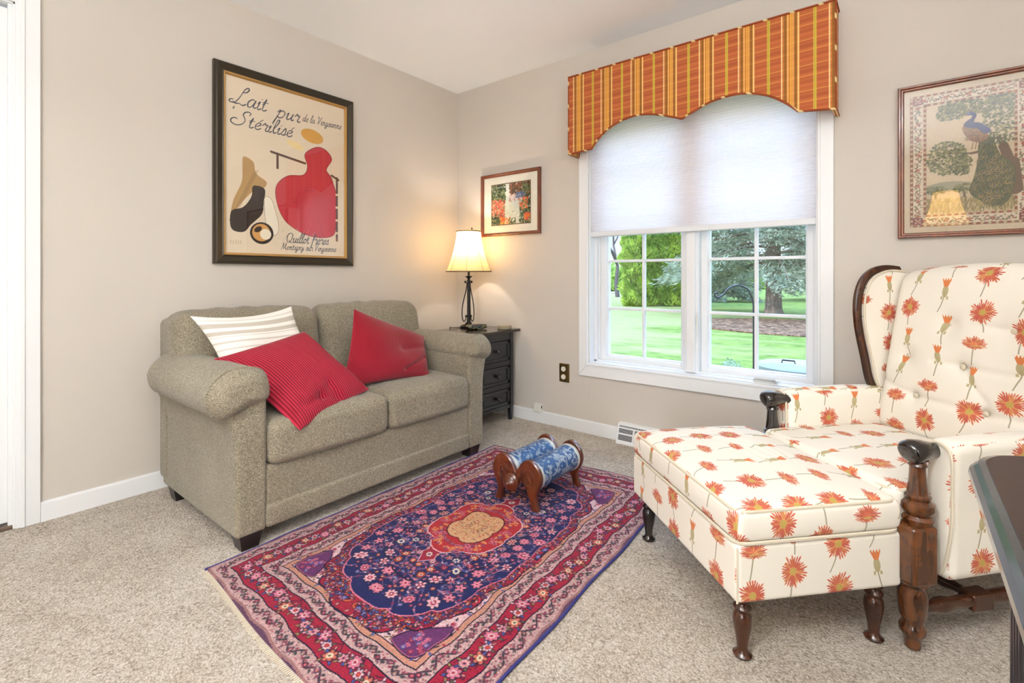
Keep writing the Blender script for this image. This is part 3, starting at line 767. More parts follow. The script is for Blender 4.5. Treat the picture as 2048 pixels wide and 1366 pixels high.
lamp((.335, -.222, TOPZ), 'lit bronze scroll lamp with cream bell shade on the corner nightstand', 1.0, LAMP_W if 'LAMP_W' in globals() else 16)
# cord behind lamp
m = MB().tube(catmull([(.300, -.26, TOPZ + .004), (.285, -.33, TOPZ + .006), (.268, -.34, TOPZ + .003), (.255, -.33, TOPZ - .02), (.250, -.32, .3), (.245, -.3, .02)], 6), .0025, 6)
tag(m.build('power_cord', plain('brown_cord', rgb(40, 28, 22), .5), None, loc=(.30, -.26, TOPZ)), 'thin dark cord trailing from the lamp across the nightstand top', 'cord')
# iridescent glossy ornament
im = M('iridescent_lacquer', .08, .6, coat=1); oo = im.tc(); nn = im.noise(oo, 14, 3, .6, 2)
im.col(im.ramp(nn, [(.35, rgb(14, 12, 14)), (.50, rgb(30, 34, 30)), (.60, rgb(150, 140, 96)), (.68, rgb(70, 128, 150)), (.78, rgb(180, 96, 130))]))
def orn(V):
    V = V.copy(); t = V[:, 1] / .075; V[:, 2] *= (1 - .35 * t ** 2) ; V[:, 0] *= (1 - .25 * t ** 2); V[:, 0] += .012 * np.sin(t * 2); return V
m = MB().rbox((.452, -.265, TOPZ + .020), (.075, .150, .038), .018, (3, 6, 2), 5, orn)
tag(m.build('keepsake_case', im, None, loc=(.452, -.265, TOPZ)), 'glossy black and iridescent keepsake case lying in front of the lamp', 'ornament')
cs = thing('coaster_stack', 'short stack of tan coasters at the window end of the nightstand', 'coasters', (.59, -.125, TOPZ))
for k in range(3):
    MB().lathe([(.001, 0), (.046, 0), (.049, .002), (.049, .006), (.046, .008), (.001, .008)], (.585, -.125, TOPZ + .001 + k * .0085), 32).build('coaster', fabric_base('coaster_cork', rgb(120, 104, 84), rgb(196, 184, 158), 300) if k == 0 else bpy.data.materials['coaster_cork'], cs)

# ------------------------------------------------------------------ roller footstool on the rug
RG = .010
fs = thing('roller_footstool', 'low twin roller footstool in blue damask with carved wooden ends standing on the rug', 'footstool', (1.50, -.90, RG))
ya, yb = -1.082, -.735; r = .060; xc = 1.440; dx = .066; zc = .142
for s in (-1, 1):
    th = np.linspace(0, 2 * PI, 49)[:-1]; P = []; U = []
    prof = [(ya + .020, r * .93), (ya + .026, r * .99), (ya + .05, r), (yb - .05, r), (yb - .026, r * .99), (yb - .020, r * .93)]
    for y, rr in prof:
        P.append([(xc + s * dx + rr * math.cos(t), y, zc + rr * math.sin(t)) for t in th])
    P = np.array(P); uv = np.zeros(P.shape[:2] + (2,)); uv[..., 0] = P[..., 1] + s * .5; uv[..., 1] = th * r
    rl = MB(); n, mm = P.shape[:2]; F = []; UV = []
    for i in range(n - 1):
        for j in range(mm):
            j2 = (j + 1) % mm; F.append((i * mm + j, (i + 1) * mm + j, (i + 1) * mm + j2, i * mm + j2)); w2 = (2 * PI * r if j2 == 0 else 0)
            UV += [(uv[i, j, 0], uv[i, j, 1]), (uv[i + 1, j, 0], uv[i + 1, j, 1]), (uv[i + 1, j2, 0], uv[i + 1, j2, 1] + w2), (uv[i, j2, 0], uv[i, j2, 1] + w2)]
    rl.add(P.reshape(-1, 3), F, UV); ro = rl.build('padded_roller', DAMASK, fs, angle=60)
    for y in (ya + .030, yb - .030):
        bd = MB()
        bd.lathe([(r * .98, -.010), (r * 1.03, -.008), (r * 1.03, .008), (r * .98, .010)], (xc + s * dx, y, zc), 40, 'y', caps=False)
        for k in range(26):
            a = 2 * PI * k / 26; bd.lathe([(.001, -.002), (.0026, 0), (.001, .002)], (xc + s * dx + r * 1.035 * math.cos(a), y, zc + r * 1.035 * math.sin(a)), 6, 'y')
        bd.build('braid_band', SILVER, ro)
half = [(.0, .140), (.010, .158), (.030, .188), (.060, .206), (.088, .205), (.116, .184), (.132, .150), (.132, .122), (.122, .096), (.110, .075), (.104, .050), (.112, .022), (.118, .000), (.086, .000), (.078, .025), (.066, .055), (.048, .088), (.028, .108), (.010, .112), (.0, .112)]
out = catmull([(a, b) for a, b in half], 3)
outl = [(xc + a, b + RG + .001) for a, b in out] + [(xc - a, b + RG + .001) for a, b in out[::-1][1:-1]]
for y0, y1, k in ((ya - .003, ya + .019, -1), (yb - .019, yb + .003, 1)):
    e_ = MB().prism(outl[::-1], y0, y1, 'y', .004).build('carved_end', MAHOG, fs)
    for s in (-1, 1):
        cv = MB()
        cxx = xc + s * .070; yy_ = y0 if k < 0 else y1
        for rr in (.030, .020): cv.tube([(cxx + rr * math.cos(a), yy_, .142 + rr * 1.15 * math.sin(a)) for a in np.linspace(0, 2 * PI, 30)[:-1]], .0022, 6, True)
        for q in range(6):
            a = q * PI / 3; cv.tube([(cxx, yy_, .142), (cxx + .016 * math.cos(a), yy_, .142 + .018 * math.sin(a))], [.004, .002], 6)
        cv.build('rosette_carving', MAHOG, e_)
    cyk = y0 if k < 0 else y1
    MB().lathe([(.020, 0), (.032, k * .004), (.034, k * .010), (.027, k * .016), (.028, k * .020), (.021, k * .027), (.010, k * .033), (.005, k * .036), (.001, k * .038)][::1], (xc, cyk, .150), 28, 'y') if False else None
    kn = MB(); prof = [(.026, 0), (.027, .020), (.036, .026), (.037, .034), (.031, .040), (.032, .046), (.023, .054), (.010, .060), (.005, .064), (.001, .066)]
    kn.lathe([(a, -b) for a, b in prof] if k < 0 else prof, (xc, cyk, .122), 28, 'y'); kn.build('end_boss', MAHOG, e_)
MB().tube([(xc, ya + .01, .150), (xc, yb - .01, .150)], .012, 12).build('stretcher_rod', MAHOG, fs)
# ------------------------------------------------------------------ the rug
def paint_rug():
    W, Hh, res = 1.06, 1.60, .002; cw, chh = W / 2, Hh / 2
    c = Cv(cw, chh, res, (200, 160, 152)); r = np.random.default_rng(11)
    NAVY, DNAVY, CRIM, DCR, PINK, PALE, PEACH, BLUE, ORG, OLV, CREAM, PURP = (28, 32, 82), (20, 18, 44), (148, 28, 52), (92, 16, 38), (204, 114, 136), (214, 178, 182), (198, 138, 116), (66, 84, 150), (192, 84, 50), (110, 100, 70), (226, 206, 182), (92, 44, 92)
    def ring(a, b, col):
        c.rect(a, cw + .01, a, chh + .01, col) if b is None else None
    for a, col in ((0, (90, 60, 84)), (.006, (150, 108, 108)), (.014, (186, 150, 148)), (.062, DNAVY), (.066, CRIM), (.138, DNAVY), (.142, (188, 154, 152)), (.188, DNAVY), (.191, (188, 132, 112)), (.208, (70, 40, 60)), (.212, PALE)):
        ring(a, None, col)
    # guard borders: meander vine with buds
    def guard(mid, amp, step, along):
        n = int((chh if along == 'v' else cw) / step) + 2; pts = []
        for i in range(n * 8):
            t = mid + i * step / 8; o = mid + amp * math.sin(i * PI / 8)
            pts.append((o, t) if along == 'v' else (t, o))
        lim = mid
        pts = [p for p in pts if (p[1] if along == 'v' else p[0]) >= lim]
        c.line(pts, .0055, (52, 44, 54))
        for k in range(n):
            t = mid + (k + .5) * step; s = 1 if k % 2 == 0 else -1; o = mid + amp * s * .55
            for (dt, do, col, q) in ((0, 0, (60, 40, 62), .0105), (0, 0, [(150, 50, 70), (120, 96, 84), (170, 90, 100)][k % 3], .0065), (0, 0, (210, 160, 150), .0022), (step * .38, -s * amp * 1.1, (56, 60, 66), .006), (-step * .36, -s * amp * .9, (130, 60, 80), .005)):
                x, y = (o + do, t + dt) if along == 'v' else (t + dt, o + do)
                c.ell(x, y, q, q * .75, col, k * 1.3)
    for mid, amp, st in ((.038, .013, .040), (.165, .012, .036)):
        guard(mid, amp, st, 'v'); guard(mid, amp, st, 'u')
    for i in range(900):
        s_ = r.random() < .5; o_ = r.uniform(.016, .060) if s_ else r.uniform(.145, .186); t_ = r.uniform(o_, chh); x, y = (o_, t_) if r.random() < .6 else (min(t_, cw), o_)
        c.ell(x, y, .0034, .0018, [(120, 60, 76), (90, 70, 84), (210, 180, 170), (150, 60, 76)][i % 4], r.uniform(0, 3))
    # main border
    def inborder(x, y): return (.072 < x < .132 and y > .07) or (.072 < y < .132 and x > .07)
    for i in range(170):
        x, y = (r.uniform(.074, .130), r.uniform(.075, chh)) if r.random() < .6 else (r.uniform(.075, cw), r.uniform(.074, .130))
        a = r.uniform(0, PI); L = r.uniform(.012, .022)
        c.line([(x, y), (x + L * math.cos(a), y + L * math.sin(a))], [.003, .002], (60, 20, 44))
    def mainflower(x, y, k):
        R0 = .021 if k % 2 == 0 else .016; cols = [(PINK, PALE, CRIM), ((198, 150, 150), PINK, DNAVY), ((190, 104, 84), CREAM, OLV), (PALE, CRIM, ORG)][k % 4]
        c.rosette(x, y, R0, 6 + k % 3, *cols, out=DNAVY, rot=k)
        for q in range(5):
            a = k + q * 1.26; c.ell(x + 1.25 * R0 * math.cos(a), y + 1.25 * R0 * math.sin(a), .0075, .0042, DNAVY, a); c.ell(x + 1.25 * R0 * math.cos(a), y + 1.25 * R0 * math.sin(a), .0058, .003, [BLUE, (150, 130, 80), PALE, (200, 120, 120), (96, 90, 70)][(q + k) % 5], a)
    k = 0
    t = .102
    while t < chh + .03:
        o = .102 + .012 * math.sin(k * 1.7); mainflower(o, t, k); k += 1; t += .037
    t = .140; k = 3
    while t < cw + .03:
        o = .102 + .012 * math.sin(k * 1.7); mainflower(t, o, k); k += 1; t += .037
    # field
    fx0 = .212
    def F(x, y): return ((cw - x) / (cw - fx0), (chh - y) / (chh - fx0))      # 0 centre .. 1 edge
    # spandrel flowers on pale ground
    for i in range(150):
        x, y = r.uniform(fx0, cw), r.uniform(fx0, chh); a, b = F(x, y)
        if (a ** 2 + b ** 2) ** .5 < 1.0: continue
        c.rosette(x, y, r.uniform(.008, .014), 6, *[(CRIM, PINK, DCR), (PURP, PINK, DCR), ((150, 60, 80), CREAM, DNAVY), (OLV, DNAVY, CREAM)][i % 4], rot=r.uniform(0, 3))
        for q in range(3):
            an = r.uniform(0, 6); c.ell(x + .02 * math.cos(an), y + .02 * math.sin(an), .007, .003, [BLUE, DNAVY, CRIM, OLV][(i + q) % 4], an)
    # corner cartouche
    pts = [(fx0 + .005, fx0 + .13), (fx0 + .04, fx0 + .12), (fx0 + .075, fx0 + .085), (fx0 + .10, fx0 + .045), (fx0 + .105, fx0 + .005), (fx0 + .005, fx0 + .005)]
    P = catmull(pts, 5, True); c.poly(P, PURP); c.line(P + [P[0]], .004, DNAVY); c.line([(p[0] + .003, p[1] + .003) for p in P], .002, PINK)
    for i in range(16): c.rosette(fx0 + r.uniform(.01, .07), fx0 + r.uniform(.01, .08), .009, 6, *[(PINK, CRIM, PALE), (BLUE, PALE, DNAVY), (CRIM, PINK, DNAVY)][i % 3])
    # crimson arabesque band between spandrel and navy field (superellipse rings)
    def loop(ra, rb, lob, amp, n=160):
        o = []
        for i in range(n + 1):
            t = PI / 2 * i / n; e = 2 / 2.9
            rr = 1 + amp * abs(math.sin(t * lob)); o.append((cw - ra * rr * math.cos(t) ** e, chh - rb * rr * math.sin(t) ** e))
        return o
    def region(ra, rb, lob, amp, col): c.poly(loop(ra, rb, lob, amp) + [(cw + .01, chh - rb), (cw + .01, chh + .01), (cw - ra, chh + .01)], col)
    hw, hh = cw - fx0, chh - fx0
    region(hw * 1.00, hh * .99, 9, .055, DNAVY); region(hw * .985, hh * .98, 9, .055, CRIM)
    for i in range(34):                                          # scrolls
        t = PI / 2 * (i + .5) / 34; e = 2 / 2.9; q = r.uniform(.90, .98); x = cw - hw * q * math.cos(t) ** e; y = chh - hh * q * math.sin(t) ** e
        R0 = r.uniform(.014, .024); a0 = r.uniform(0, 6); sp = [(x + R0 * (1 - s / 14) * math.cos(a0 + s * .42), y + R0 * (1 - s / 14) * math.sin(a0 + s * .42)) for s in range(14)]
        c.line(sp, .011, DNAVY); c.line(sp, .007, ORG if i % 2 else (188, 44, 62)); c.ell(x, y, .006, .005, DNAVY)
        if i % 3 == 0:
            an = a0; c.ell(x + .02 * math.cos(an), y + .02 * math.sin(an), .015, .010, DNAVY, an); c.ell(x + .02 * math.cos(an), y + .02 * math.sin(an), .013, .008, BLUE, an); c.rosette(x + .02 * math.cos(an), y + .02 * math.sin(an), .006, 5, PALE, BLUE, DNAVY)
    for i in range(420):
        t = r.uniform(0, PI / 2); q = r.uniform(.86, 1.02); x = cw - hw * q * math.cos(t) ** .69; y = chh - hh * q * math.sin(t) ** .69; k_ = r.uniform(0, 3)
        c.ell(x, y, .0085, .0045, DNAVY, k_); c.ell(x, y, .0065, .003, [ORG, PINK, BLUE, CRIM, (210, 150, 130), PURP][i % 6], k_)
    region(hw * .905, hh * .88, 7, .045, PINK); region(hw * .895, hh * .872, 7, .045, NAVY)
    def inr(x, y, ra, rb): return ((cw - x) / ra) ** 2.9 + ((chh - y) / rb) ** 2.9 < 1
    placed = []
    def scatter(n, rmin, rmax, test, pals, vine, gap=1.35):
        for i in range(n):
            x, y = r.uniform(fx0, cw), r.uniform(fx0, chh)
            if not test(x, y): continue
            R0 = r.uniform(rmin, rmax)
            if any((x - a) ** 2 + (y - b) ** 2 < ((R0 + d) * gap) ** 2 for a, b, d in placed): continue
            placed.append((x, y, R0)); p = pals[r.integers(len(pals))]
            c.rosette(x, y, R0, int(r.integers(5, 9)), *p, out=vine, rot=r.uniform(0, 3))
    def vines(n, test, col, wd=.0022):
        for i in range(n):
            x, y = r.uniform(fx0, cw), r.uniform(fx0, chh)
            if not test(x, y): continue
            a = r.uniform(0, 6); k = r.uniform(-.35, .35); pts = [(x, y)]
            for s in range(12): a += k; x += .006 * math.cos(a); y += .006 * math.sin(a); pts.append((x, y))
            c.line(pts, wd, col)
            for s in (4, 8): c.ell(pts[s][0] + .004, pts[s][1] + .003, .0060, .0030, [PINK, PALE, CRIM, BLUE][int(r.integers(4))], a + s)
    navy = lambda x, y: inr(x, y, hw * .86, hh * .83)
    ringt = lambda x, y: navy(x, y) and not inr(x, y, hw * .60, hh * .60)
    mid = lambda x, y: inr(x, y, hw * .60, hh * .58)
    vines(150, navy, (150, 112, 136), .0018)
    scatter(700, .019, .026, ringt, [(PINK, (222, 150, 160), CRIM), ((224, 170, 178), CRIM, PALE), (PINK, CRIM, PALE)], DNAVY, 1.08)
    # thin crimson inner contour
    c.line(loop(hw * .60, hh * .60, 5, .10), .0045, DNAVY); 
    scatter(900, .012, .018, mid, [((200, 150, 140), CRIM, PALE), (CREAM, BLUE, DNAVY), (CRIM, PINK, DNAVY), ((186, 120, 130), PALE, DCR), (ORG, CREAM, DCR)], DNAVY, 1.08)
    scatter(1500, .0055, .009, navy, [(PINK, CRIM, PALE), (CRIM, PINK, PALE), ((176, 90, 116), BLUE, DNAVY), ((90, 100, 160), PALE, DNAVY), (ORG, CREAM, DCR)], DNAVY, 1.10)
    vines(60, navy, (190, 150, 160), .0016)
    # centre medallion with pendant
    def lob(ra, rb, n, amp, col, wd=None):
        o = [(cw - ra * (1 + amp * abs(math.sin(n * t))) * math.cos(t), chh - rb * (1 + amp * abs(math.sin(n * t))) * math.sin(t)) for t in np.linspace(0, PI / 2, 80)]
        if wd: c.line(o, wd, col)
        else: c.poly(o + [(cw + .01, chh - rb), (cw + .01, chh + .01), (cw - ra, chh + .01)], col)
    c.poly([(cw + .01, chh - .30), (cw, chh - .30), (cw - .02, chh - .27), (cw - .035, chh - .25), (cw - .025, chh - .225), (cw - .04, chh - .19), (cw + .01, chh - .17)], CRIM)
    c.line([(cw, chh - .30), (cw - .02, chh - .27), (cw - .035, chh - .25), (cw - .025, chh - .225), (cw - .04, chh - .19)], .003, PALE)
    c.rosette(cw, chh - .245, .014, 7, CREAM, BLUE, ORG, out=DCR)
    lob(.150, .185, 3, .16, PALE); lob(.146, .181, 3, .16, (168, 36, 46))
    for i in range(60):
        t = r.uniform(0, PI / 2); q = r.uniform(.72, 1.02); x, y = cw - .150 * q * math.cos(t), chh - .185 * q * math.sin(t)
        c.rosette(x, y, r.uniform(.007, .012), 6, *[(ORG, CREAM, DCR), (PINK, CRIM, DNAVY), ((206, 110, 60), (230, 190, 120), DCR), (PURP, PINK, DNAVY)][i % 4])
    lob(.084, .100, 2, .30, (84, 20, 30)); lob(.079, .095, 2, .30, (206, 158, 118))
    for i in range(26):
        t = r.uniform(0, PI / 2); q = r.uniform(.1, .95); x, y = cw - .088 * q * math.cos(t), chh - .108 * q * math.sin(t)
        c.line([(x, y), (x + .008, y + .004), (x + .012, y + .012)], .0018, (150, 96, 60)); c.ell(x, y, .004, .003, [(190, 70, 60), (120, 100, 110), (230, 196, 130)][i % 3])
    a = c.a; a = np.concatenate([a, a[:, ::-1]], 1); a = np.concatenate([a, a[::-1]], 0)
    ny, nx = a.shape[:2]; r2 = np.random.default_rng(3)
    a = a * (1 + r2.normal(0, .09, (ny, nx, 1))); rows = 1 + r2.normal(0, .03, (ny, 1, 1)); a *= rows
    # knot-scale distortion so the four quarters are not perfect mirrors
    yy, xx = np.meshgrid(np.arange(ny), np.arange(nx), indexing='ij')
    ox = (3.0 * np.sin(yy / 37.) + 2 * np.sin(yy / 11. + xx / 50.)).astype(int); oy = (3.0 * np.sin(xx / 41.) + 2 * np.sin(xx / 13. + yy / 60.)).astype(int)
    a = a[np.clip(yy + oy, 0, ny - 1), np.clip(xx + ox, 0, nx - 1)]
    return np.clip(a * .88, 0, 1)
RUG = paint_rug()
ny, nx = RUG.shape[:2]
A, B, Cc, D = [np.array(p) for p in ((.903, -2.104, 0), (1.995, -2.150, 0), (1.925, -.470, 0), (.874, -.563, 0))]
v, u = np.meshgrid(np.linspace(0, 1, ny), np.linspace(0, 1, nx), indexing='ij')
P = ((1 - u) * (1 - v))[..., None] * A + (u * (1 - v))[..., None] * B + (u * v)[..., None] * Cc + ((1 - u) * v)[..., None] * D
ed = np.minimum(np.minimum(u, 1 - u) * 1.06, np.minimum(v, 1 - v) * 1.6)
P[..., 0] += .004 * np.sin(v * 23) * (ed < .02); P[..., 1] += .005 * np.sin(u * 9 + 1) * np.exp(-ed / .1)
P[..., 2] = np.where(ed < .0015, .001, .0085) + .0008 * np.sin(u * 21) * np.sin(v * 33)
rg_ = thing('oriental_rug', 'red navy and pink oriental rug with central medallion on the carpet', 'rug', (1.42, -1.32, 0))
RM = attr_mat('wool_pile', .92, .12, sheen=.08); RM.bump(RM.noise(RM.tc(), 420, 3, .7), .5, .003)
fast_grid('rug_pile', P, RUG, RM, rg_)
rr = np.random.default_rng(4); FRM = plain('cotton_warp', rgb(206, 192, 172), .9); BEM = plain('navy_binding', rgb(40, 42, 104), .9, bump=(500, .5))
for (p0, p1, nn_, dd) in ((A, B, 150, -1), (D, Cc, 150, 1)):
    fr = MB()
    for k in range(nn_):
        q = p0 + (p1 - p0) * (k + .5) / nn_; L = rr.uniform(.010, .018); w = .0022; sx = rr.normal(0, .003)
        fr.box(q[0] - w, q[0] + w, *sorted((q[1] - dd * .004 + .005 * math.sin((k + .5) / nn_ * 9 + 1), q[1] + dd * L + .005 * math.sin((k + .5) / nn_ * 9 + 1))), .001, .004, .0005)
    fr.build('short_fringe', FRM, rg_)
for p0, p1 in ((B, Cc), (A, D)):
    MB().tube([tuple(p0 + (p1 - p0) * t + np.array([.004 * math.sin(t * 23), 0, .006])) for t in np.linspace(0, 1, 60)], .0045, 6).build('bound_edge', BEM, rg_)

# ------------------------------------------------------------------ pictures
def frame(m, x0, x1, z0, z1, w, prof, wall):
    """prof: (inset, depth) pairs from the outer edge to the inner edge; wall: 'x' plane x=0 (runs along y) or 'y' plane y=0"""
    rings = []
    for ins, dep in prof:
        c4 = [(x0 + ins, z0 + ins), (x1 - ins, z0 + ins), (x1 - ins, z1 - ins), (x0 + ins, z1 - ins)]
        rings.append([(dep, a, b) if wall == 'x' else (a, -dep, b) for a, b in c4])
    V = []; F = []
    for rg in rings: V += rg
    for i in range(len(rings) - 1):
        for k in range(4): F.append((i * 4 + k, i * 4 + (k + 1) % 4, (i + 1) * 4 + (k + 1) % 4, (i + 1) * 4 + k))
    return m.add(V, F)
def plane_grid(nx, ny, x0, x1, z0, z1, dep, wall):
    z, x = np.meshgrid(np.linspace(z0, z1, ny), np.linspace(x0, x1, nx), indexing='ij')
    return np.stack([np.full_like(x, dep), x, z], -1) if wall == 'x' else np.stack([x, np.full_like(x, -dep), z], -1)
PAPER = attr_mat('printed_paper', .7, .3)
# --- large poster on the left wall: a plain stand-in composition in the poster's colours with its hand lettering
GL = {
 'L': (.62, [[(.02, .22), (-.10, .20), (-.14, .10), (-.04, .04), (.12, .10), (.24, .40), (.34, .86), (.46, 1.0), (.52, .90), (.44, .74), (.30, .70)], [(.02, .10), (.14, .03), (.30, .06), (.46, .0), (.58, .10)]]),
 'S': (.60, [[(.52, .78), (.56, .92), (.44, 1.0), (.28, .92), (.24, .74), (.34, .56), (.40, .34), (.30, .10), (.08, .0), (-.16, .10), (-.22, .30), (-.10, .44), (.04, .40)]]),
 'V': (.55, [[(.0, .86), (.08, .98), (.16, .90), (.16, .40), (.18, .04), (.30, .30), (.44, .80), (.56, .98)]]),
 'Q': (.62, [[(.40, .92), (.16, .90), (.02, .56), (.10, .10), (.32, .04), (.50, .36), (.52, .76), (.40, .92)], [(.24, .22), (.40, .04), (.58, -.02)]]),
 'M': (.80, [[(.0, .02), (.14, .50), (.20, .94), (.30, .30), (.36, .16), (.56, .94), (.56, .30), (.64, .02), (.74, .10)]]),
 'a': (.40, [[(.30, .40), (.16, .46), (.02, .26), (.06, .02), (.20, .06), (.32, .42), (.28, .10), (.36, .02), (.42, .08)]]),
 'i': (.22, [[(.02, .30), (.10, .44), (.06, .10), (.12, .0), (.22, .08)], [(.14, .60), (.155, .63)]]),
 't': (.28, [[(.02, .30), (.12, .66), (.06, .10), (.14, .0), (.26, .08)], [(-.02, .46), (.24, .48)]]),
 'p': (.46, [[(.0, .34), (.12, .50), (.04, .0), (-.06, -.46)], [(.08, .34), (.24, .50), (.38, .36), (.32, .08), (.16, -.02), (.04, .08)]]),
 'u': (.42, [[(.02, .34), (.10, .44), (.06, .12), (.12, .0), (.26, .14), (.34, .44), (.30, .10), (.36, .0), (.44, .08)]]),
 'r': (.32, [[(.02, .32), (.12, .52), (.18, .40), (.28, .42), (.22, .10), (.28, .0), (.38, .06)]]),
 'e': (.32, [[(.04, .20), (.20, .26), (.26, .40), (.16, .46), (.04, .28), (.08, .04), (.20, .0), (.32, .12)]]),
 'l': (.22, [[(.02, .20), (.18, .70), (.20, .96), (.10, .90), (.04, .30), (.10, .0), (.22, .08)]]),
 's': (.28, [[(.02, .10), (.16, .50), (.22, .26), (.18, .02), (.04, .04)], [(.18, .02), (.30, .10)]]),
 'd': (.40, [[(.28, .40), (.14, .46), (.02, .24), (.06, .02), (.20, .08), (.32, .50), (.38, .96), (.28, .30), (.32, .02), (.42, .08)]]),
 'n': (.42, [[(.02, .34), (.10, .44), (.04, .0)], [(.06, .22), (.22, .46), (.28, .36), (.24, .08), (.32, .0), (.42, .08)]]),
 'g': (.40, [[(.30, .40), (.16, .46), (.02, .26), (.08, .04), (.22, .12), (.30, .44), (.22, -.10), (.10, -.36), (.0, -.26), (.20, -.04), (.40, .08)]]),
 'f': (.26, [[(.02, .16), (.20, .60), (.26, .92), (.18, .98), (.12, .60), (.02, -.30), (-.04, -.34)], [(-.02, .40), (.24, .42)]]),
 'o': (.34, [[(.18, .44), (.04, .34), (.04, .06), (.18, .02), (.28, .22), (.22, .42), (.14, .40), (.36, .34)]]),
 'y': (.40, [[(.02, .36), (.08, .44), (.08, .16), (.16, .06), (.30, .40), (.22, -.08), (.08, -.36), (.0, -.24), (.18, -.04), (.38, .08)]]),
 '&': (.3, [[(.30, .10), (.10, .40), (.16, .56), (.24, .46), (.04, .16), (.10, .0), (.30, .24)]]),
 ' ': (.26, [])}
def write(c, txt, x, y, s, ang, col, wd, sl=.30, hx=1.0):
    ca, sa = math.cos(ang), math.sin(ang)
    for ch_ in txt:
        acc = None
        if ch_ == 'é': acc = [(.18, .56), (.30, .72)]; ch_ = 'e'
        if ch_ == 'è': acc = [(.14, .72), (.24, .56)]; ch_ = 'e'
        w, st = GL[ch_]
        for q in st + ([acc] if acc else []):
            p = catmull([np.array(k) for k in q], 5) if len(q) > 2 else q
            P_ = [((a * hx + b * sl) * s, b * s) for a, b in p]; P_ = [(x + a * ca - b * sa, y + a * sa + b * ca) for a, b in P_]
            n = len(P_); ws = [wd * (.65 + .5 * abs(math.sin(3.1 * i / max(n, 1) * 2))) for i in range(n)]; c.line(P_, ws, col)
        x += w * s * 1.02 * hx * ca; y += w * s * 1.02 * hx * sa
PW, PH = .687, .938
c = Cv(PW, PH, .0019, (224, 207, 182)); INK = (52, 54, 66)
blob = catmull([(.50, .655), (.56, .65), (.60, .60), (.565, .53), (.60, .48), (.635, .36), (.63, .20), (.60, .125), (.47, .115), (.35, .165), (.29, .23), (.26, .33), (.27, .40), (.33, .455), (.42, .475), (.445, .53), (.43, .60)], 8, True)
c.poly([(x, y) for x, y in blob], (186, 50, 62)); c.line([(x, y) for x, y in blob] + [tuple(blob[0])], .003, (120, 30, 40))
c.ell(.475, .715, .070, .040, (212, 158, 70), -.15); c.ell(.372, .640, .052, .020, (232, 208, 150), -.3)
for x0, y0, x1, y1 in ((.235, .575, .43, .545), (.27, .57, .27, .49), (.60, .50, .645, .48), (.635, .49, .635, .10)):
    c.line([(x0, y0), (x1, y1)], .013, (92, 62, 52))
for y in (.14, .22, .30, .38): c.rect(.626, .644, y, y + .012, (226, 206, 170))
tanb = catmull([(.09, .52), (.14, .50), (.155, .44), (.21, .40), (.19, .36), (.14, .34), (.08, .27), (.03, .20), (.04, .28), (.08, .38), (.085, .46)], 6, True); c.poly(tanb, (178, 142, 92))
for k in range(24): c.line([(.05 + .004 * k, .24 + .009 * k), (.075 + .004 * k, .25 + .009 * k)], .002, (120, 90, 56))
blk = catmull([(.03, .22), (.09, .25), (.13, .31), (.14, .37), (.20, .36), (.195, .29), (.185, .22), (.13, .16), (.09, .115), (.03, .13)], 6, True); c.poly(blk, (44, 32, 28))
wht = catmull([(.20, .31), (.235, .31), (.26, .24), (.275, .17), (.27, .12), (.235, .11), (.205, .18)], 6, True); c.poly(wht, (236, 226, 206)); c.line(list(wht), .0018, (120, 104, 84))
c.ell(.185, .115, .062, .060, (38, 28, 26)); c.ell(.182, .118, .048, .048, (206, 152, 88)); c.ell(.205, .11, .03, .03, (236, 224, 200)); c.ell(.165, .135, .022, .014, (46, 34, 30), .6)
for k in range(60):
    x = rng.uniform(.30, .60); y = rng.uniform(.06, .17)
    if y < .20 - (x - .3) * .3: c.line([(x, y), (x - .008, y - .02)], .0012, (196, 176, 146))
write(c, 'Lait', .032, .792, .100, .0, INK, .0050, .30, 1.15); write(c, 'pur', .262, .778, .086, .0, INK, .0050, .30, 1.25)
write(c, 'de la Vingeanne', .414, .792, .046, .04, INK, .0024)
write(c, '&', .036, .764, .024, 0, INK, .002)
write(c, 'Stérilisé', .045, .682, .082, .0, INK, .0048, .30, 1.32)
write(c, 'Quillot frères', .318, .072, .058, .0, INK, .0034, .2); write(c, 'Montigny sur Vingeanne', .290, .030, .040, .0, INK, .0022, .2)
for k in range(5): c.line([(.025 + .012 * k, .05), (.03 + .012 * k, .068)], .0018, (140, 110, 80))
po = thing('framed_poster', 'large framed cream poster with red shape and script lettering on the left wall', 'picture', (.0, -1.355, 1.59))
py0, py1, pz0, pz1 = -1.757, -.952, 1.066, 2.108
frame(MB(), 0, 0, 0, 0, 0, [], 'x') if False else None
def fbuild(par, x0, x1, z0, z1, prof, mat, wall, name='frame'):
    return frame(MB(), x0, x1, z0, z1, 0, prof, wall).build(name, mat, par, smooth=False)
fbuild(po, py0, py1, pz0, pz1, [(0, .0), (0, .022), (.006, .032), (.014, .034), (.040, .022), (.046, .024)], FRAMEB, 'x')
fbuild(po, py0, py1, pz0, pz1, [(.045, .020), (.047, .026), (.052, .026), (.056, .018), (.060, .012)], GOLD, 'x', 'gilt_fillet')
MB().box(.001, .010, py0 + .01, py1 - .01, pz0 + .01, pz1 - .01, .001).build('backing_board', plain('backing_card', rgb(120, 100, 76), .9), po)
fast_grid('poster_print', plane_grid(c.nx, c.ny, py0 + .057, py1 - .057, pz0 + .057, pz1 - .057, .0115, 'x'), c.a, PAPER, po)
MB().box(.0145, .0160, py0 + .056, py1 - .056, pz0 + .056, pz1 - .056, .0003).build('picture_glass', GLASS, po, smooth=False)
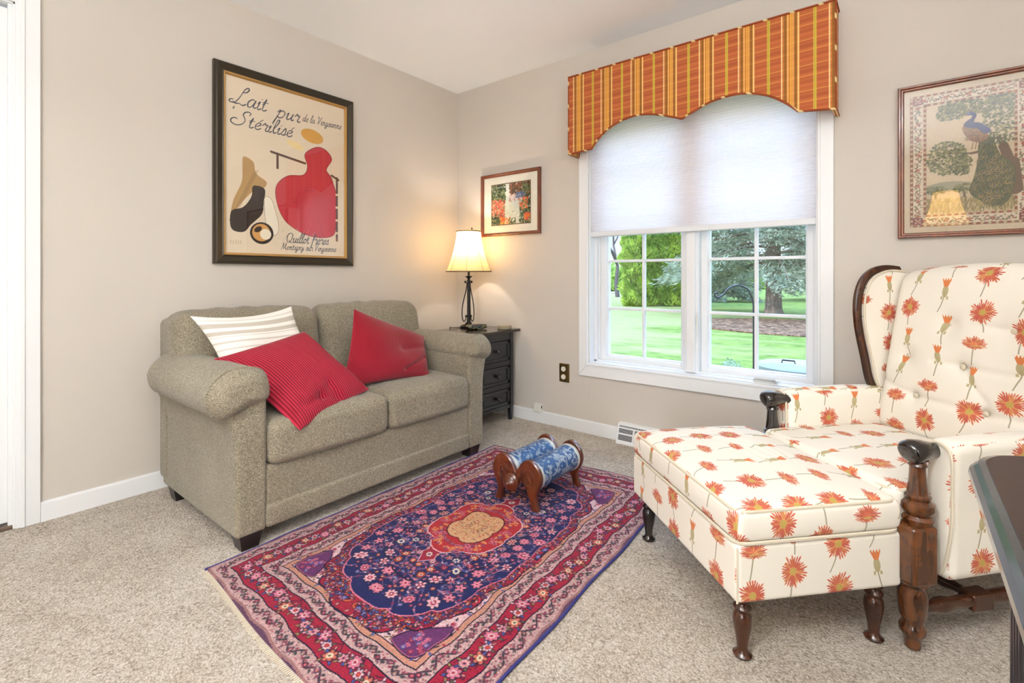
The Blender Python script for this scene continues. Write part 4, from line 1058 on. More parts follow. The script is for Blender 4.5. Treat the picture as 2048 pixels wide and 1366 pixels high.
# --- small garden picture
c = Cv(.35, .29, .0014, (206, 214, 206)); r = np.random.default_rng(21)
def dabs(n, x0, x1, y0, y1, cols, s0, s1):
    for _ in range(n):
        x, y = r.uniform(x0, x1), r.uniform(y0, y1); a = r.uniform(0, 3); s = r.uniform(s0, s1); c.ell(x, y, s, s * r.uniform(.4, .9), cols[r.integers(len(cols))], a)
G = [(52, 72, 44), (84, 104, 60), (110, 124, 80), (36, 50, 36), (134, 140, 90)]
c.rect(0, .35, .20, .29, (226, 228, 220)); dabs(300, .0, .13, .16, .29, G, .004, .012); dabs(420, .17, .35, .19, .29, [(96, 64, 44), (120, 84, 50), (70, 66, 44), (150, 90, 60)], .004, .012)
dabs(200, .28, .35, .05, .29, G, .004, .011)
c.poly([(.13, .17), (.17, .18), (.20, .13), (.30, .05), (.32, .0), (.08, .0), (.12, .08)], (214, 218, 202))
dabs(120, .16, .27, .16, .21, [(206, 190, 186), (226, 210, 206), (160, 130, 120)], .004, .010); dabs(60, .22, .30, .18, .22, [(70, 96, 140), (96, 120, 160)], .004, .008)
dabs(500, .0, .12, .0, .20, G, .004, .012); dabs(170, .0, .12, .06, .18, [(196, 82, 60), (214, 110, 86), (170, 56, 48), (226, 150, 120)], .004, .010)
dabs(200, .26, .35, .0, .16, G, .004, .011); dabs(60, .26, .33, .10, .18, [(206, 110, 60), (226, 140, 70), (196, 70, 50)], .004, .009)
dabs(60, .08, .17, .0, .05, [(222, 120, 50), (206, 80, 50), (236, 160, 70)], .005, .011); dabs(60, .30, .35, .02, .07, [(222, 120, 50), (206, 80, 50)], .004, .009); dabs(60, .16, .22, .0, .04, G, .004, .009)
dabs(50, .13, .26, .02, .14, [(236, 238, 230), (186, 196, 176)], .003, .008)
sp = thing('framed_garden_picture', 'small square garden stream print with cream mat in wooden frame above the lamp', 'picture', (.543, 0, 1.525))
X0, X1, Z0, Z1 = .268, .810, 1.296, 1.752
fbuild(sp, X0, X1, Z0, Z1, [(0, 0), (0, .022), (.004, .027), (.010, .028), (.016, .020), (.022, .018), (.024, .010)], FRAMEW, 'y')
MAT = plain('cream_mat_board', rgb(232, 228, 212), .9)
MB().box(X0 + .01, X1 - .01, -.008, -.001, Z0 + .01, Z1 - .01, .0005).build('mat_board', MAT, sp)
fbuild(sp, .360, .726, 1.372, 1.676, [(0, .0082), (.002, .0095), (.006, .0095), (.007, .0085)], plain('dark_fillet', rgb(110, 84, 60), .6), 'y', 'fillet')
fast_grid('garden_print', plane_grid(c.nx, c.ny, .366, .720, 1.378, 1.670, .0086, 'y'), c.a, PAPER, sp)
MB().box(X0 + .023, X1 - .023, -.0130, -.0115, Z0 + .023, Z1 - .023, .0003).build('picture_glass', GLASS, sp, smooth=False)
# --- peacock textile
PW2, PH2 = .96, .655
c = Cv(PW2, PH2, .0016, (214, 196, 168)); r = np.random.default_rng(5)
BR = (118, 78, 60); RU = (150, 70, 56); OC = (150, 120, 80); CRM = (222, 206, 180); OL = (104, 100, 66)
def band(x0, x1, y0, y1, hor):
    c.rect(x0, x1, y0, y1, (132, 108, 80)); n = int((x1 - x0 if hor else y1 - y0) / .011)
    for k in range(n):
        t = (k + .5) * .011; x, y = (x0 + t, (y0 + y1) / 2) if hor else ((x0 + x1) / 2, y0 + t)
        c.ell(x, y, .0045, .0045, RU if k % 2 else (206, 180, 146))
def vineb(x0, x1, y0, y1, hor):
    c.rect(x0, x1, y0, y1, CRM); L = (x1 - x0) if hor else (y1 - y0); w = (y1 - y0) if hor else (x1 - x0); n = int(L / .0045)
    for k in range(n):
        for _ in range(2):
            t = k * .0045; o = r.uniform(.1, .9) * w; a = r.uniform(0, 3); x, y = (x0 + t, y0 + o) if hor else (x0 + o, y0 + t)
            c.ell(x, y, .0036, .0018, [(92, 88, 60), (104, 84, 66), RU, (120, 110, 80), (80, 72, 60)][r.integers(5)], a)
    for k in range(int(L / .07)):
        t = (k + .5) * .07; x, y = (x0 + t, y0 + w / 2) if hor else (x0 + w / 2, y0 + t); c.rosette(x, y, w * .30, 5, RU, (190, 120, 90), OC)
ox, oy = .024, .030; bx = [ox, ox + .012, ox + .045, ox + .056]
def panel(x0, x1, y0, y1):
    band(x0, x1, y0, y0 + .011, True); band(x0, x1, y1 - .011, y1, True); band(x0, x0 + .011, y0, y1, False); band(x1 - .011, x1, y0, y1, False)
band(ox, ox + .010, oy, PH2 - oy, False); 
for (x0, x1) in ((ox, .352), (.352, .62), (.62, PW2 - ox)):
    band(x0, x1, oy, oy + .010, True); band(x0, x1, PH2 - oy - .010, PH2 - oy, True)
    vineb(x0 + .012, x1, oy + .012, oy + .040, True); vineb(x0 + .012, x1, PH2 - oy - .040, PH2 - oy - .012, True)
vineb(ox + .012, ox + .040, oy + .012, PH2 - oy - .012, False); vineb(.352, .388, oy + .012, PH2 - oy - .012, False)
for x in (ox + .026, .370):
    for y in (oy + .026, PH2 - oy - .026): c.rect(x - .015, x + .015, y - .015, y + .015, (120, 50, 52)); c.rosette(x, y, .014, 4, (206, 180, 150), RU, CRM, rot=.78)
for x0, x1 in ((ox + .044, .350), (.388, .62), (.63, PW2 - ox - .04)):
    band(x0, x1, oy + .044, oy + .053, True); band(x0, x1, PH2 - oy - .053, PH2 - oy - .044, True); band(x0, x0 + .009, oy + .044, PH2 - oy - .044, False); band(x1 - .009, x1, oy + .044, PH2 - oy - .044, False)
    if x0 > .3: c.rect(x0 + .01, x1 - .01, oy + .054, PH2 - oy - .054, (212, 188, 150)); [vineb(x0 + .01, x1 - .01, y, y + .03, True) for y in np.arange(oy + .06, PH2 - .12, .032)]
sx0, sx1, sy0, sy1 = ox + .053, .341, oy + .053, PH2 - oy - .053
c.rect(sx0, sx1, sy0, sy1, (214, 194, 164))
hill = [(sx0, sy0), (sx0, sy0 + .125)] + [(sx0 + t, sy0 + .13 + .012 * math.sin(t * 22)) for t in np.linspace(0, .2, 20)] + [(sx0 + .2, sy0)]
c.poly(hill, (168, 164, 138)); c.rect(sx0, sx1, sy0, sy0 + .095, (206, 184, 152))
def leaves(n, cx, cy, a, b, cols=((92, 98, 62), (122, 122, 78), (74, 80, 52), (150, 146, 98)), s=.0062):
    for _ in range(n):
        q, t = math.sqrt(r.random()), r.uniform(0, 6.28); x, y = cx + a * q * math.cos(t), cy + b * q * math.sin(t)
        if sx0 < x < sx1 and sy0 < y < sy1: c.ell(x, y, s, s * .42, cols[r.integers(len(cols))], r.uniform(0, 3))
for cx in (sx0 + .03, sx0 + .12, sx0 + .17): c.line([(cx, sy0 + .07), (cx, sy0 + .09)], .008, (110, 96, 70)); leaves(110, cx, sy0 + .107, .035, .020, s=.004)
c.line([(sx1, sy0 + .09), (sx1 - .01, sy0 + .20), (sx1 - .03, sy0 + .27), (sx0 + .22, sy0 + .31)], [.05, .03, .014, .008], (112, 88, 66))
c.line([(sx0 + .20, sy0 + .265), (sx0 + .14, sy0 + .255), (sx0 + .06, sy0 + .27), (sx0 + .02, sy0 + .24)], [.010, .007, .004, .003], (104, 84, 62))
leaves(380, sx0 + .065, sy0 + .245, .065, .075); leaves(160, sx0 + .11, sy0 + .21, .035, .045)
leaves(520, sx0 + .17, sy1 - .02, .13, .045); leaves(420, sx1 - .03, sy1 - .09, .06, .12); leaves(130, sx0 + .08, sy1 - .05, .05, .03)
for _ in range(500):
    x = r.uniform(sx0, sx1); y = sy0 + r.uniform(0, .055); c.line([(x, y), (x + r.uniform(-.01, .01), y + .018)], .0022, [(150, 134, 84), (120, 108, 70), (176, 158, 104)][r.integers(3)])
tail = catmull([(sx0 + .165, sy0 + .31), (sx0 + .20, sy0 + .315), (sx0 + .225, sy0 + .24), (sx0 + .262, sy0 + .19), (sx0 + .268, sy0 + .12), (sx0 + .25, sy0 + .045), (sx0 + .215, sy0 + .025), (sx0 + .165, sy0 + .05), (sx0 + .135, sy0 + .09), (sx0 + .150, sy0 + .16), (sx0 + .16, sy0 + .23)], 5, True)
c.poly(tail, (92, 92, 56)); tp = np.array(tail)
for _ in range(900):
    q = r.random(); y = sy0 + .03 + q * .27; wl = np.interp(y - sy0, [.03, .09, .16, .23, .31], [.19, .137, .15, .16, .168]); wr_ = np.interp(y - sy0, [.03, .12, .19, .24, .31], [.23, .266, .26, .225, .2])
    x = sx0 + r.uniform(wl, wr_); c.line([(x, y), (x + r.uniform(-.006, .006), y - .010)], .002, [(70, 76, 50), (116, 112, 66), (140, 128, 80), (60, 84, 70)][r.integers(4)])
for _ in range(75):
    y = sy0 + .04 + r.random() * .2; wl = np.interp(y - sy0, [.03, .09, .16, .23, .31], [.19, .142, .155, .165, .17]); wr_ = np.interp(y - sy0, [.03, .12, .19, .24, .31], [.22, .26, .255, .22, .2]); x = sx0 + r.uniform(wl, wr_)
    c.ell(x, y, .0062, .0062, (166, 132, 78)); c.ell(x, y + .0005, .0038, .0038, (60, 100, 96)); c.ell(x, y + .001, .002, .002, (30, 34, 60))
body = catmull([(sx0 + .115, sy0 + .375), (sx0 + .14, sy0 + .378), (sx0 + .18, sy0 + .35), (sx0 + .19, sy0 + .315), (sx0 + .165, sy0 + .298), (sx0 + .14, sy0 + .31), (sx0 + .118, sy0 + .345)], 5, True); c.poly(body, (150, 106, 70))
for _ in range(160): x, y = sx0 + r.uniform(.12, .18), sy0 + r.uniform(.31, .37); c.line([(x, y), (x + .006, y - .004)], .0018, [(116, 86, 60), (96, 92, 66), (176, 126, 84)][r.integers(3)])
c.line(catmull([(sx0 + .185, sy0 + .345), (sx0 + .16, sy0 + .372), (sx0 + .128, sy0 + .380), (sx0 + .142, sy0 + .398), (sx0 + .150, sy0 + .418), (sx0 + .138, sy0 + .428)], 6), [.024] * 9 + [.020] * 8 + [.012] * 14, (58, 66, 116))
c.ell(sx0 + .134, sy0 + .427, .010, .007, (64, 74, 124)); c.poly([(sx0 + .127, sy0 + .430), (sx0 + .114, sy0 + .425), (sx0 + .127, sy0 + .423)], (140, 112, 80)); c.ell(sx0 + .133, sy0 + .429, .0018, .0018, (230, 226, 210))
for k in range(4): c.line([(sx0 + .137, sy0 + .433), (sx0 + .130 + .006 * k, sy0 + .446)], .0014, (96, 72, 84))
for k in (0, 1): c.line([(sx0 + .146 + .01 * k, sy0 + .30), (sx0 + .142 + .01 * k, sy0 + .272)], .003, (150, 120, 90))
nzz = r.normal(0, .03, c.a.shape[:2] + (1,)); c.a = np.clip(c.a * .90 * (1 + nzz), 0, 1) ** 1.12
pk = thing('framed_peacock_tapestry', 'wide mahogany framed woven peacock scene under glass on the wall right of the window', 'picture', (3.24, 0, 1.5))
X0, X1, Z0, Z1 = 2.731, 3.731, 1.166, 1.822
fbuild(pk, X0, X1, Z0, Z1, [(0, 0), (0, .022), (.004, .028), (.009, .028), (.013, .022), (.018, .022), (.022, .014)], FRAMEW, 'y')
fast_grid('woven_panel', plane_grid(c.nx, c.ny, X0 + .018, X1 - .018, Z0 + .018, Z1 - .018, .009, 'y')[:, :, :], c.a, PAPER, pk)
MB().box(X0 + .01, X1 - .01, -.008, -.001, Z0 + .01, Z1 - .01, .0005).build('backing_board', MAT, pk)
MB().box(X0 + .020, X1 - .020, -.0140, -.0125, Z0 + .020, Z1 - .020, .0003).build('picture_glass', GLASS, pk, smooth=False)
# ------------------------------------------------------------------ wing chair (local frame: x across, y back, z up)
CR = math.atan2(-.667, .745)
wc = thing('wing_chair', 'cream wing armchair printed with red asters, dark carved arms and posts', 'armchair', (2.5505, -.864, 0), CR, None, True)
def post(x, y, mat, par, name, zt=.505):
    m = MB()
    m.lathe([(.014, .0), (.018, .004), (.020, .020), (.022, .035), (.030, .045), (.031, .058), (.026, .066), (.024, .075), (.030, .090), (.034, .130), (.034, .150), (.028, .165), (.030, .172), (.036, .180), (.034, .188)], (x, y, .001), 24)
    m.rbox((x, y, .262), (.078, .078, .155), .010, (1, 1, 1), 4)
    m.lathe([(.032, .335), (.036, .343), (.038, .352), (.030, .360), (.033, .366), (.040, .378), (.038, .392), (.026, .400), (.030, .406), (.030, .411), (.024, .416), (.023, .425), (.020, .45), (.018, .485), (.022, .492), (.018, .50), (.024, .508)], (x, y + .016, 0), 24)
    return m.build(name, mat, par)
post(.285, .012, CHAIRW, wc, 'front_post'); post(-.285, .012, BLACKW, wc, 'front_post')
for s in (-1, 1):
    x = s * .285; m = MB()
    pts = [(x, -.010, .524), (x, .006, .528), (x, .040, .530), (x, .066, .529), (x, .088, .527), (x, .105, .525)]
    P = catmull(pts, 6); n = len(P); rad = [(.021 + .011 * math.exp(-((i - 7) / 7.) ** 2)) * min(1, .35 + .65 * (1 - (1 - min(i, 5) / 5.) ** 2) ** .5) for i in range(n)]
    m.tube(P, rad, 14, flat=1.05, up=(0, 0, 1)); m.build('arm_knuckle', BLACKW, wc, angle=120)
# seat platform and skirts
MB().rbox((0, .30, .262), (.50, .56, .15), .012, (24, 24, 4), 3, None, (.3, .1)).build('seat_deck', FLORAL, wc)
def seatf(V):
    V = V.copy(); x = V[:, 0] / .28; y = V[:, 1] / .26; up = V[:, 2] > 0
    V[:, 2] += np.where(up, .020 * np.clip(1 - x ** 2, 0, 1) ** .6 * np.clip(1 - y ** 2, 0, 1) ** .5, 0); V[:, 1] -= .010 * (1 - x ** 2) * (y < -.5); return V
MB().rbox((0, .225, .378), (.535, .50, .090), .022, (20, 18, 4), 4, seatf, (.05, .62)).build('seat_cushion', FLORAL, wc)
def rrect(cx, cy, z, hx, hy, r, n=5):
    o = []
    for (sx, sy, a0) in ((1, 1, 0), (-1, 1, PI / 2), (-1, -1, PI), (1, -1, 1.5 * PI)):
        for k in range(n + 1):
            a = a0 + PI / 2 * k / n; o.append((cx + sx * (hx - r) + r * math.cos(a), cy + sy * (hy - r) + r * math.sin(a), z))
    return o
m = MB(); m.tube(rrect(0, .225, .415, .264, .247, .03), .0048, 6, True).tube(rrect(0, .225, .342, .266, .249, .03), .0048, 6, True); m.build('seat_piping', PIPING, wc)
# arms
for s in (-1, 1):
    x = s * .290
    def af(V, s=s):
        V = V.copy(); t = np.clip(V[:, 2] / .18, 0, 1); V[:, 0] += s * t * .012; V[:, 2] += .004 * np.cos(V[:, 1] * 8); return V
    MB().rbox((x, .305, .375), (.080, .46, .375), .030, (4, 26, 20), 5, af, (.2 + s * .4, .45)).build('upholstered_arm', FLORAL, wc)
    pp = [(x + s * .012 + a, .073, b) for a, b in catmull([(-.036, .36), (-.036, .44), (-.034, .525), (-.015, .552), (.015, .552), (.034, .525), (.036, .44), (.034, .35), (.02, .25), (.0, .205), (-.02, .26)], 4, True)]
    MB().tube(pp, .0040, 6, True).build('arm_piping', PIPING, wc)
# back cushion, tufted and crowned
buttons = [(.146, .826), (.019, .693), (-.124, .562), (.107, .558), (-.04, .83), (-.18, .70), (.205, .69), (.24, .56)]
creases = [((-.27, .60), (-.124, .562)), ((-.124, .562), (.107, .558)), ((.107, .558), (.27, .56)), ((.019, .693), (.205, .69)), ((.019, .693), (-.07, .70)), ((.146, .826), (.05, .835)), ((.019, .693), (.107, .60))]
ZB = .714
def backf(V):
    V = V.copy(); x = V[:, 0]; z = V[:, 2] + ZB; hx = .275
    V[:, 2] += np.clip((z - .9) / .12, 0, 1) * (.030 * (1 - (x / hx) ** 2) - .012)
    fr = V[:, 1] < 0; puff = .030 * np.clip(1 - (x / hx) ** 2, 0, 1) ** .5 * np.clip(1 - ((z - ZB) / .315) ** 4, 0, 1)
    d = -puff
    for bx_, bz in buttons: d = d + .016 * np.exp(-((x - bx_) ** 2 + (z - bz) ** 2) / .035 ** 2)
    for (a, b), (c_, e_) in creases:
        q = np.clip(((x - a) * (c_ - a) + (z - b) * (e_ - b)) / ((c_ - a) ** 2 + (e_ - b) ** 2), 0, 1); ds = np.hypot(x - a - q * (c_ - a), z - b - q * (e_ - b)); d = d + .006 * np.exp(-(ds / .012) ** 2)
    V[:, 1] += np.where(fr, d, 0); V[:, 1] += (z - .45) * .20
    return V
MB().rbox((0, .535, ZB), (.565, .115, .630), .045, (90, 6, 90), 5, backf, (.12, .36)).build('tufted_back', FLORAL, wc, angle=180)
for bx_, bz in buttons:
    puff = .030 * max(0, 1 - (bx_ / .275) ** 2) ** .5 * max(0, 1 - ((bz - ZB) / .315) ** 4)
    y = .4775 - puff + .016 + .004 + (bz - .45) * .20
    MB().lathe([(.001, -.0065), (.006, -.0055), (.0095, -.002), (.009, .002), (.004, .004)], (bx_, y, bz), 16, 'y').build('button', PIPING, wc)
# wings: wooden band around an upholstered panel
for s in (-1, 1):
    xx = s * .300; mt = WALNUT
    prof = [(.487, .560), (.470, .60), (.452, .68), (.428, .78), (.418, .86), (.424, .93), (.448, .985), (.490, 1.018), (.545, 1.030), (.610, 1.025)]
    C2 = catmull(prof, 6); pts = [(xx, p[0], p[1]) for p in C2]; w = MB()
    w.tube(pts, [.013] * len(pts), 8, flat=1.35, up=(1, 0, 0)).tube([(xx - s * .004, p[0] + .013, p[1] - .004) for p in C2], .0045, 6)
    wp = w.build('wing_rail', mt, wc)
    inner = [(p[0] + .014, p[1] - .006) for p in C2]
    ol = inner + [(.66, 1.01), (.60, .56)]
    m = MB().prism(ol, xx - .022, xx + .022, 'x', .006); m.build('wing_panel', FLORAL, wc)
    MB().tube([(xx - s * .022, p[0] + .012, p[1] - .006) for p in C2], .004, 6).build('wing_piping', PIPING, wc)
for s in (-1, 1):
    MB().rbox((s * .25, .60, .11), (.040, .044, .215), .006, (1, 1, 1)).build('rear_leg', WALNUT, wc)
MB().rbox((0, .60, .45), (.53, .06, .5), .012, (20, 2, 20), 3, lambda V: np.stack([V[:, 0], V[:, 1] + (V[:, 2]) * .2, V[:, 2]], 1)).build('outside_back', FLORAL, wc)
def turned(p0, p1, mat, par, name):
    p0, p1 = Vector(p0), Vector(p1); n = 25; pts = [p0.lerp(p1, i / n) for i in range(n + 1)]
    rad = [.012 + .006 * math.sin(PI * i / n) + (.006 if i in (3, 4, n - 4, n - 3) else 0) + (.004 if i in (8, n - 8) else 0) for i in range(n + 1)]
    return MB().tube([tuple(p) for p in pts], rad, 12).build(name, mat, par)
for s in (-1, 1):
    turned((s * .283, .035, .100), (s * .255, .585, .100), WALNUT, wc, 'side_stretcher')
    MB().rbox((s * .272, .235, .100), (.046, .070, .046), .006, (1, 1, 1)).build('stretcher_block', WALNUT, wc)
turned((-.255, .235, .100), (.255, .235, .100), WALNUT, wc, 'cross_stretcher')

# ------------------------------------------------------------------ ottoman
oR = math.atan2(-.676, .737)
ot = thing('ottoman', 'cream floral upholstered ottoman with turned dark legs in front of the wing chair', 'ottoman', (0, 0, 0), oR, None, True)
# local: x along the long side toward the camera, y toward the chair.  centre of the box from its four floor corners
Ac, Bc, Cc2 = np.array([2.430, -1.430]), np.array([2.743, -1.060]), np.array([1.940, -.980])
ctr = (Bc + Cc2) / 2; ot.location = (ctr[0], ctr[1], 0)
ux = np.array([math.cos(oR), math.sin(oR)]); uy = np.array([-ux[1], ux[0]])
HX, HY2 = .333, .243
def skirt(V):
    V = V.copy(); return V
MB().rbox((0, 0, .240), (2 * HX, 2 * HY2, .150), .014, (24, 18, 6), 3, skirt, (.06, .085)).build('box_frame', FLORAL, ot)
def cu(V):
    V = V.copy(); x = V[:, 0] / HX; y = V[:, 1] / HY2; up = V[:, 2] > 0
    cr = np.clip(1 - np.abs(x) ** 2.4, 0, 1) ** .6 * np.clip(1 - np.abs(y) ** 2.4, 0, 1) ** .6
    wr2 = 0
    for k, (cx, cy, an, L, dp) in enumerate(((-.05, .05, .5, .10, .006), (-.12, .02, 1.1, .09, .005), (.0, .0, .2, .07, .007), (-.18, .08, .9, .06, .004), (.05, .10, -.2, .08, .004), (-.24, -.05, 1.2, .10, .003), (-.2, -.1, 1.3, .10, .003))):
        u = (V[:, 0] - cx) * math.cos(an) + (V[:, 1] - cy) * math.sin(an); v = -(V[:, 0] - cx) * math.sin(an) + (V[:, 1] - cy) * math.cos(an) + u * u * 2
        wr2 = wr2 + dp * np.exp(-(u / L) ** 2) * (np.exp(-(v / .008) ** 2) - .8 * np.exp(-((v - .014) / .009) ** 2))
    V[:, 2] += np.where(up, .030 * cr + wr2 * (cr > .3), 0)
    side = np.clip(1 - (V[:, 2] / .045) ** 2, 0, 1); V[:, 0] *= 1 + .018 * side * (np.abs(x) > .9); V[:, 1] *= 1 + .022 * side * (np.abs(y) > .9); return V
MB().rbox((0, 0, .358), (2 * HX - .006, 2 * HY2 - .006, .086), .020, (100, 76, 5), 4, cu, (.10, .30)).build('cushion', FLORAL, ot, angle=180)
m = MB(); m.tube(rrect(0, 0, .396, HX - .006, HY2 - .006, .035), .0048, 6, True).tube(rrect(0, 0, .319, HX - .001, HY2 - .001, .035), .0048, 6, True)
m.tube([(HX - .012, -HY2 + .012, .164), (HX + .0, -HY2 + .0, .17), (HX - .002, -HY2 + .002, .31)], .002, 5)
m.build('piping', PIPING, ot)
for sx in (-1, 1):
    for sy in (-1, 1):
        x, y = sx * (HX - .045), sy * (HY2 - .045)
        MB().lathe([(.012, .0), (.022, .001), (.024, .006), (.016, .012), (.013, .022), (.016, .045), (.022, .075), (.024, .095), (.022, .110), (.017, .118), (.022, .124), (.023, .130), (.017, .137), (.016, .142), (.022, .150), (.022, .168)], (x, y, .001), 22).build('leg', WALNUT if sx > 0 else BLACKW, ot)

# ------------------------------------------------------------------ dark desk / console at the right edge
dk = thing('sideboard', 'dark wooden sideboard with rounded moulded top edge at the right foreground', 'sideboard', (3.20, -2.5, 0))
TZ = .752
def rr2(x0, x1, y0, y1, r, ins=0, n=14):
    o = []; x0 += ins; y0 += ins; x1 -= ins; y1 -= ins; r = max(r - ins, .004)
    for (cx, cy, a0) in ((x1 - r, y1 - r, 0), (x0 + r, y1 - r, PI / 2), (x0 + r, y0 + r, PI), (x1 - r, y0 + r, 1.5 * PI)):
        for k in range(n + 1): a = a0 + PI / 2 * k / n; o.append((cx + r * math.cos(a), cy + r * math.sin(a)))
    return o
bx0, bx1, by0, by1 = 2.821, 3.42, -3.40, -1.762
prof = [(.030, -.040), (.014, -.036), (.010, -.030), (.012, -.026), (.004, -.024), (.0, -.017), (.001, -.011), (.006, -.009), (.005, -.006), (.010, -.001), (.018, .0)]
rings = np.array([[(x, y, TZ + z) for x, y in rr2(bx0, bx1, by0, by1, .09, ins)] for ins, z in prof]); m = MB()
m.grid(rings, wrap=True); nr = rings.shape[1]; m.add(rings[0], [tuple(range(nr))[::-1]]); 
m.build('moulded_edge', plain('black_lacquer_edge', rgb(34, 36, 42), .22, .5, coat=.5), dk, angle=30)
tp = wood('espresso_top', rgb(30, 19, 15), rgb(46, 30, 22), .5, (30, 3, 30), coat=.0)
m = MB(); m.prism(rr2(bx0, bx1, by0, by1, .09, .017), TZ - .006, TZ + .0012, 'z', .0008); m.build('top_board', tp, dk)
def apron(V): return V
bo = rr2(bx0, bx1, by0, by1, .07, .042)
m = MB().prism(bo, .05, TZ - .04, 'z', .003); m.build('body', BLACKP, dk)
for y in (-1.90, -2.5, -3.1):
    for k in range(4): MB().lathe([(.006, .05), (.006, TZ - .045)], (bx0 + .042 - .002, y - .018 * k, 0), 10).build('reed', BLACKP, dk)
m = MB().prism(rr2(bx0, bx1, by0, by1, .11, .036), 0.001, .07, 'z', .008); m.build('plinth', BLACKP, dk)
lamp((3.03, -2.91, TZ + .002), 'second cream shaded table lamp standing on the dark sideboard', 1.0, LAMP2_W, .295)
# ------------------------------------------------------------------ garden seen through the window
GZ = -.45
gm = M('lawn_grass', .9, .2); oo = gm.tc(); X, Y, Z = gm.xyz(oo); n1 = gm.noise(gm.scale(oo, (.35, 1.0, 1)), 1.0, 4, .6, .6); n2 = gm.noise(gm.scale(oo, (1.2, 1, 1)), 2.6, 6, .75); n3 = gm.noise(oo, 22, 3, .7)
dry = ((X * -.30 + .15 - (Y - 8).abs() * .09) + (n1 - .5) * 4.0).step(-.1, .9)
g = gm.mix(((n2 - .5) * 2.2 + .5).clamp(), rgb(72, 98, 30), rgb(144, 156, 76)); g = gm.mix(((n3 - .4) * 3).clamp() * .5, g, rgb(60, 92, 34)); dr = gm.mix(n2, rgb(176, 160, 118), rgb(120, 138, 72))
gm.col(gm.mix(dry * .85, g, dr)); gm.bump(n3 + n2, .5, .03)
lw = MB(); xs = np.linspace(-40, 30, 60); ys = np.linspace(.20, 70, 60)
P = np.array([[(x, y, GZ + .05 * math.sin(x * .3) * math.sin(y * .25) * min(1, y / 8)) for y in ys] for x in xs]); lw.grid(P)
l_ = lw.build('lawn', gm); tag(l_, kind='structure')
ml = M('bark_mulch', .95, .2); nn = ml.voro(ml.tc(), 9, out='Color') ; n4 = ml.noise(ml.tc(), 7, 5, .8)
ml.col(ml.ramp(n4, [(.38, rgb(52, 36, 26)), (.5, rgb(110, 80, 60)), (.62, rgb(176, 140, 112))])); ml.bump(n4, .8, .05)
o = []
for k in range(48):
    a = 2 * PI * k / 48; o.append((1.1 + 3.9 * math.cos(a) * (1 + .05 * math.sin(5 * a)), 13.3 + 2.5 * math.sin(a) * (1 + .06 * math.sin(3 * a + 1))))
tag(MB().prism(o, GZ - .02, GZ + .035, 'z', .01).build('mulch_bed', ml, None, loc=(1.1, 13.3, GZ)), 'brown bark mulch bed around the large spruce trunk on the lawn', 'mulch bed', None, 'stuff')
rs = np.random.default_rng(8)
def leafmesh(pts, nrm, size, jit, name, mat, parent, asp=.5, tri=False):
    """many small pointed leaf quads as one foliage mesh"""
    n = len(pts); pts = np.array(pts); d = rs.normal(size=(n, 3)) * jit + np.array(nrm); d /= np.linalg.norm(d, axis=1, keepdims=True)
    t = np.cross(d, rs.normal(size=(n, 3))); t /= np.linalg.norm(t, axis=1, keepdims=True); sz = size * rs.uniform(.6, 1.3, (n, 1))
    V = np.concatenate([pts - d * sz * .5, pts + t * sz * asp * .5, pts + d * sz * .5, pts - t * sz * asp * .5], 1).reshape(-1, 3)
    off = OFF.get(parent.name, np.zeros(3)); me = bpy.data.meshes.new(name); me.vertices.add(4 * n); me.vertices.foreach_set('co', (V - off).astype(np.float32).ravel())
    me.loops.add(4 * n); me.loops.foreach_set('vertex_index', np.arange(4 * n, dtype=np.int32)); me.polygons.add(n)
    me.polygons.foreach_set('loop_start', np.arange(0, 4 * n, 4, dtype=np.int32)); me.polygons.foreach_set('loop_total', np.full(n, 4, np.int32)); me.update(); me.validate()
    me.materials.append(mat.m); ob = bpy.data.objects.new(name, me); COL.objects.link(ob); ob.parent = parent; return ob
def leafmat(name, a, b, sc=1.5, tr=.35):
    m = translucent(name, a, tuple(min(1, q * 1.3) for q in b), tr, .7); n = m.noise(m.tc(), sc, 3); m.b.inputs['Base Color'].default_value = (*a, 1); m.col(m.mix(n.step(.35, .65), a, b)); return m
LA = leafmat('arborvitae_leaf', rgb(96, 132, 40), rgb(190, 206, 92), 2.5); LS = leafmat('blue_spruce_needle', rgb(88, 100, 78), rgb(168, 174, 148), 2.2, .25); LH = leafmat('hedge_leaf', rgb(88, 128, 50), rgb(170, 190, 100), 1.0)
BK = wood('bark', rgb(84, 68, 58), rgb(150, 130, 116), .9, (3, 3, 1), 0, 8)
def arbor(x, y, h, rad, label, n=15000, seed=1):
    t = thing('arborvitae', label, 'tree', (x, y, GZ), 0, 'arborvitae evergreens on the lawn')
    MB().lathe([(.16, 0), (.12, h * .5), (.03, h * .97)], (x, y, GZ), 12).build('trunk', BK, t)
    z = rs.uniform(0, 1, n); th = rs.uniform(0, 2 * PI, n); env = rad * np.clip((1 - z) * 1.9, 0, 1) ** .7 * np.clip(z * 8 + .75, 0, 1)
    lump = 1 + .16 * np.sin(th * 5 + z * 20 + seed) + .13 * np.sin(th * 3 - z * 33 + seed * 2) + .08 * np.sin(th * 11 + z * 51)
    r = env * lump * rs.uniform(.55, 1, n) ** .4
    p = np.stack([x + r * np.cos(th), y + r * np.sin(th), GZ + .05 + z * h], 1); nr = np.stack([np.cos(th) * .8, np.sin(th) * .8, np.full(n, .9)], 1)
    leafmesh(p, nr, .20, .45, 'foliage', LA, t, .45)
def at(px, d, z=GZ):
    a = (px - 1024) / 980.; f = (-.6252, .7805); r_ = (.7805, .6252)
    return 2.754 + d * (f[0] + a * r_[0]), -2.75 + d * (f[1] + a * r_[1])
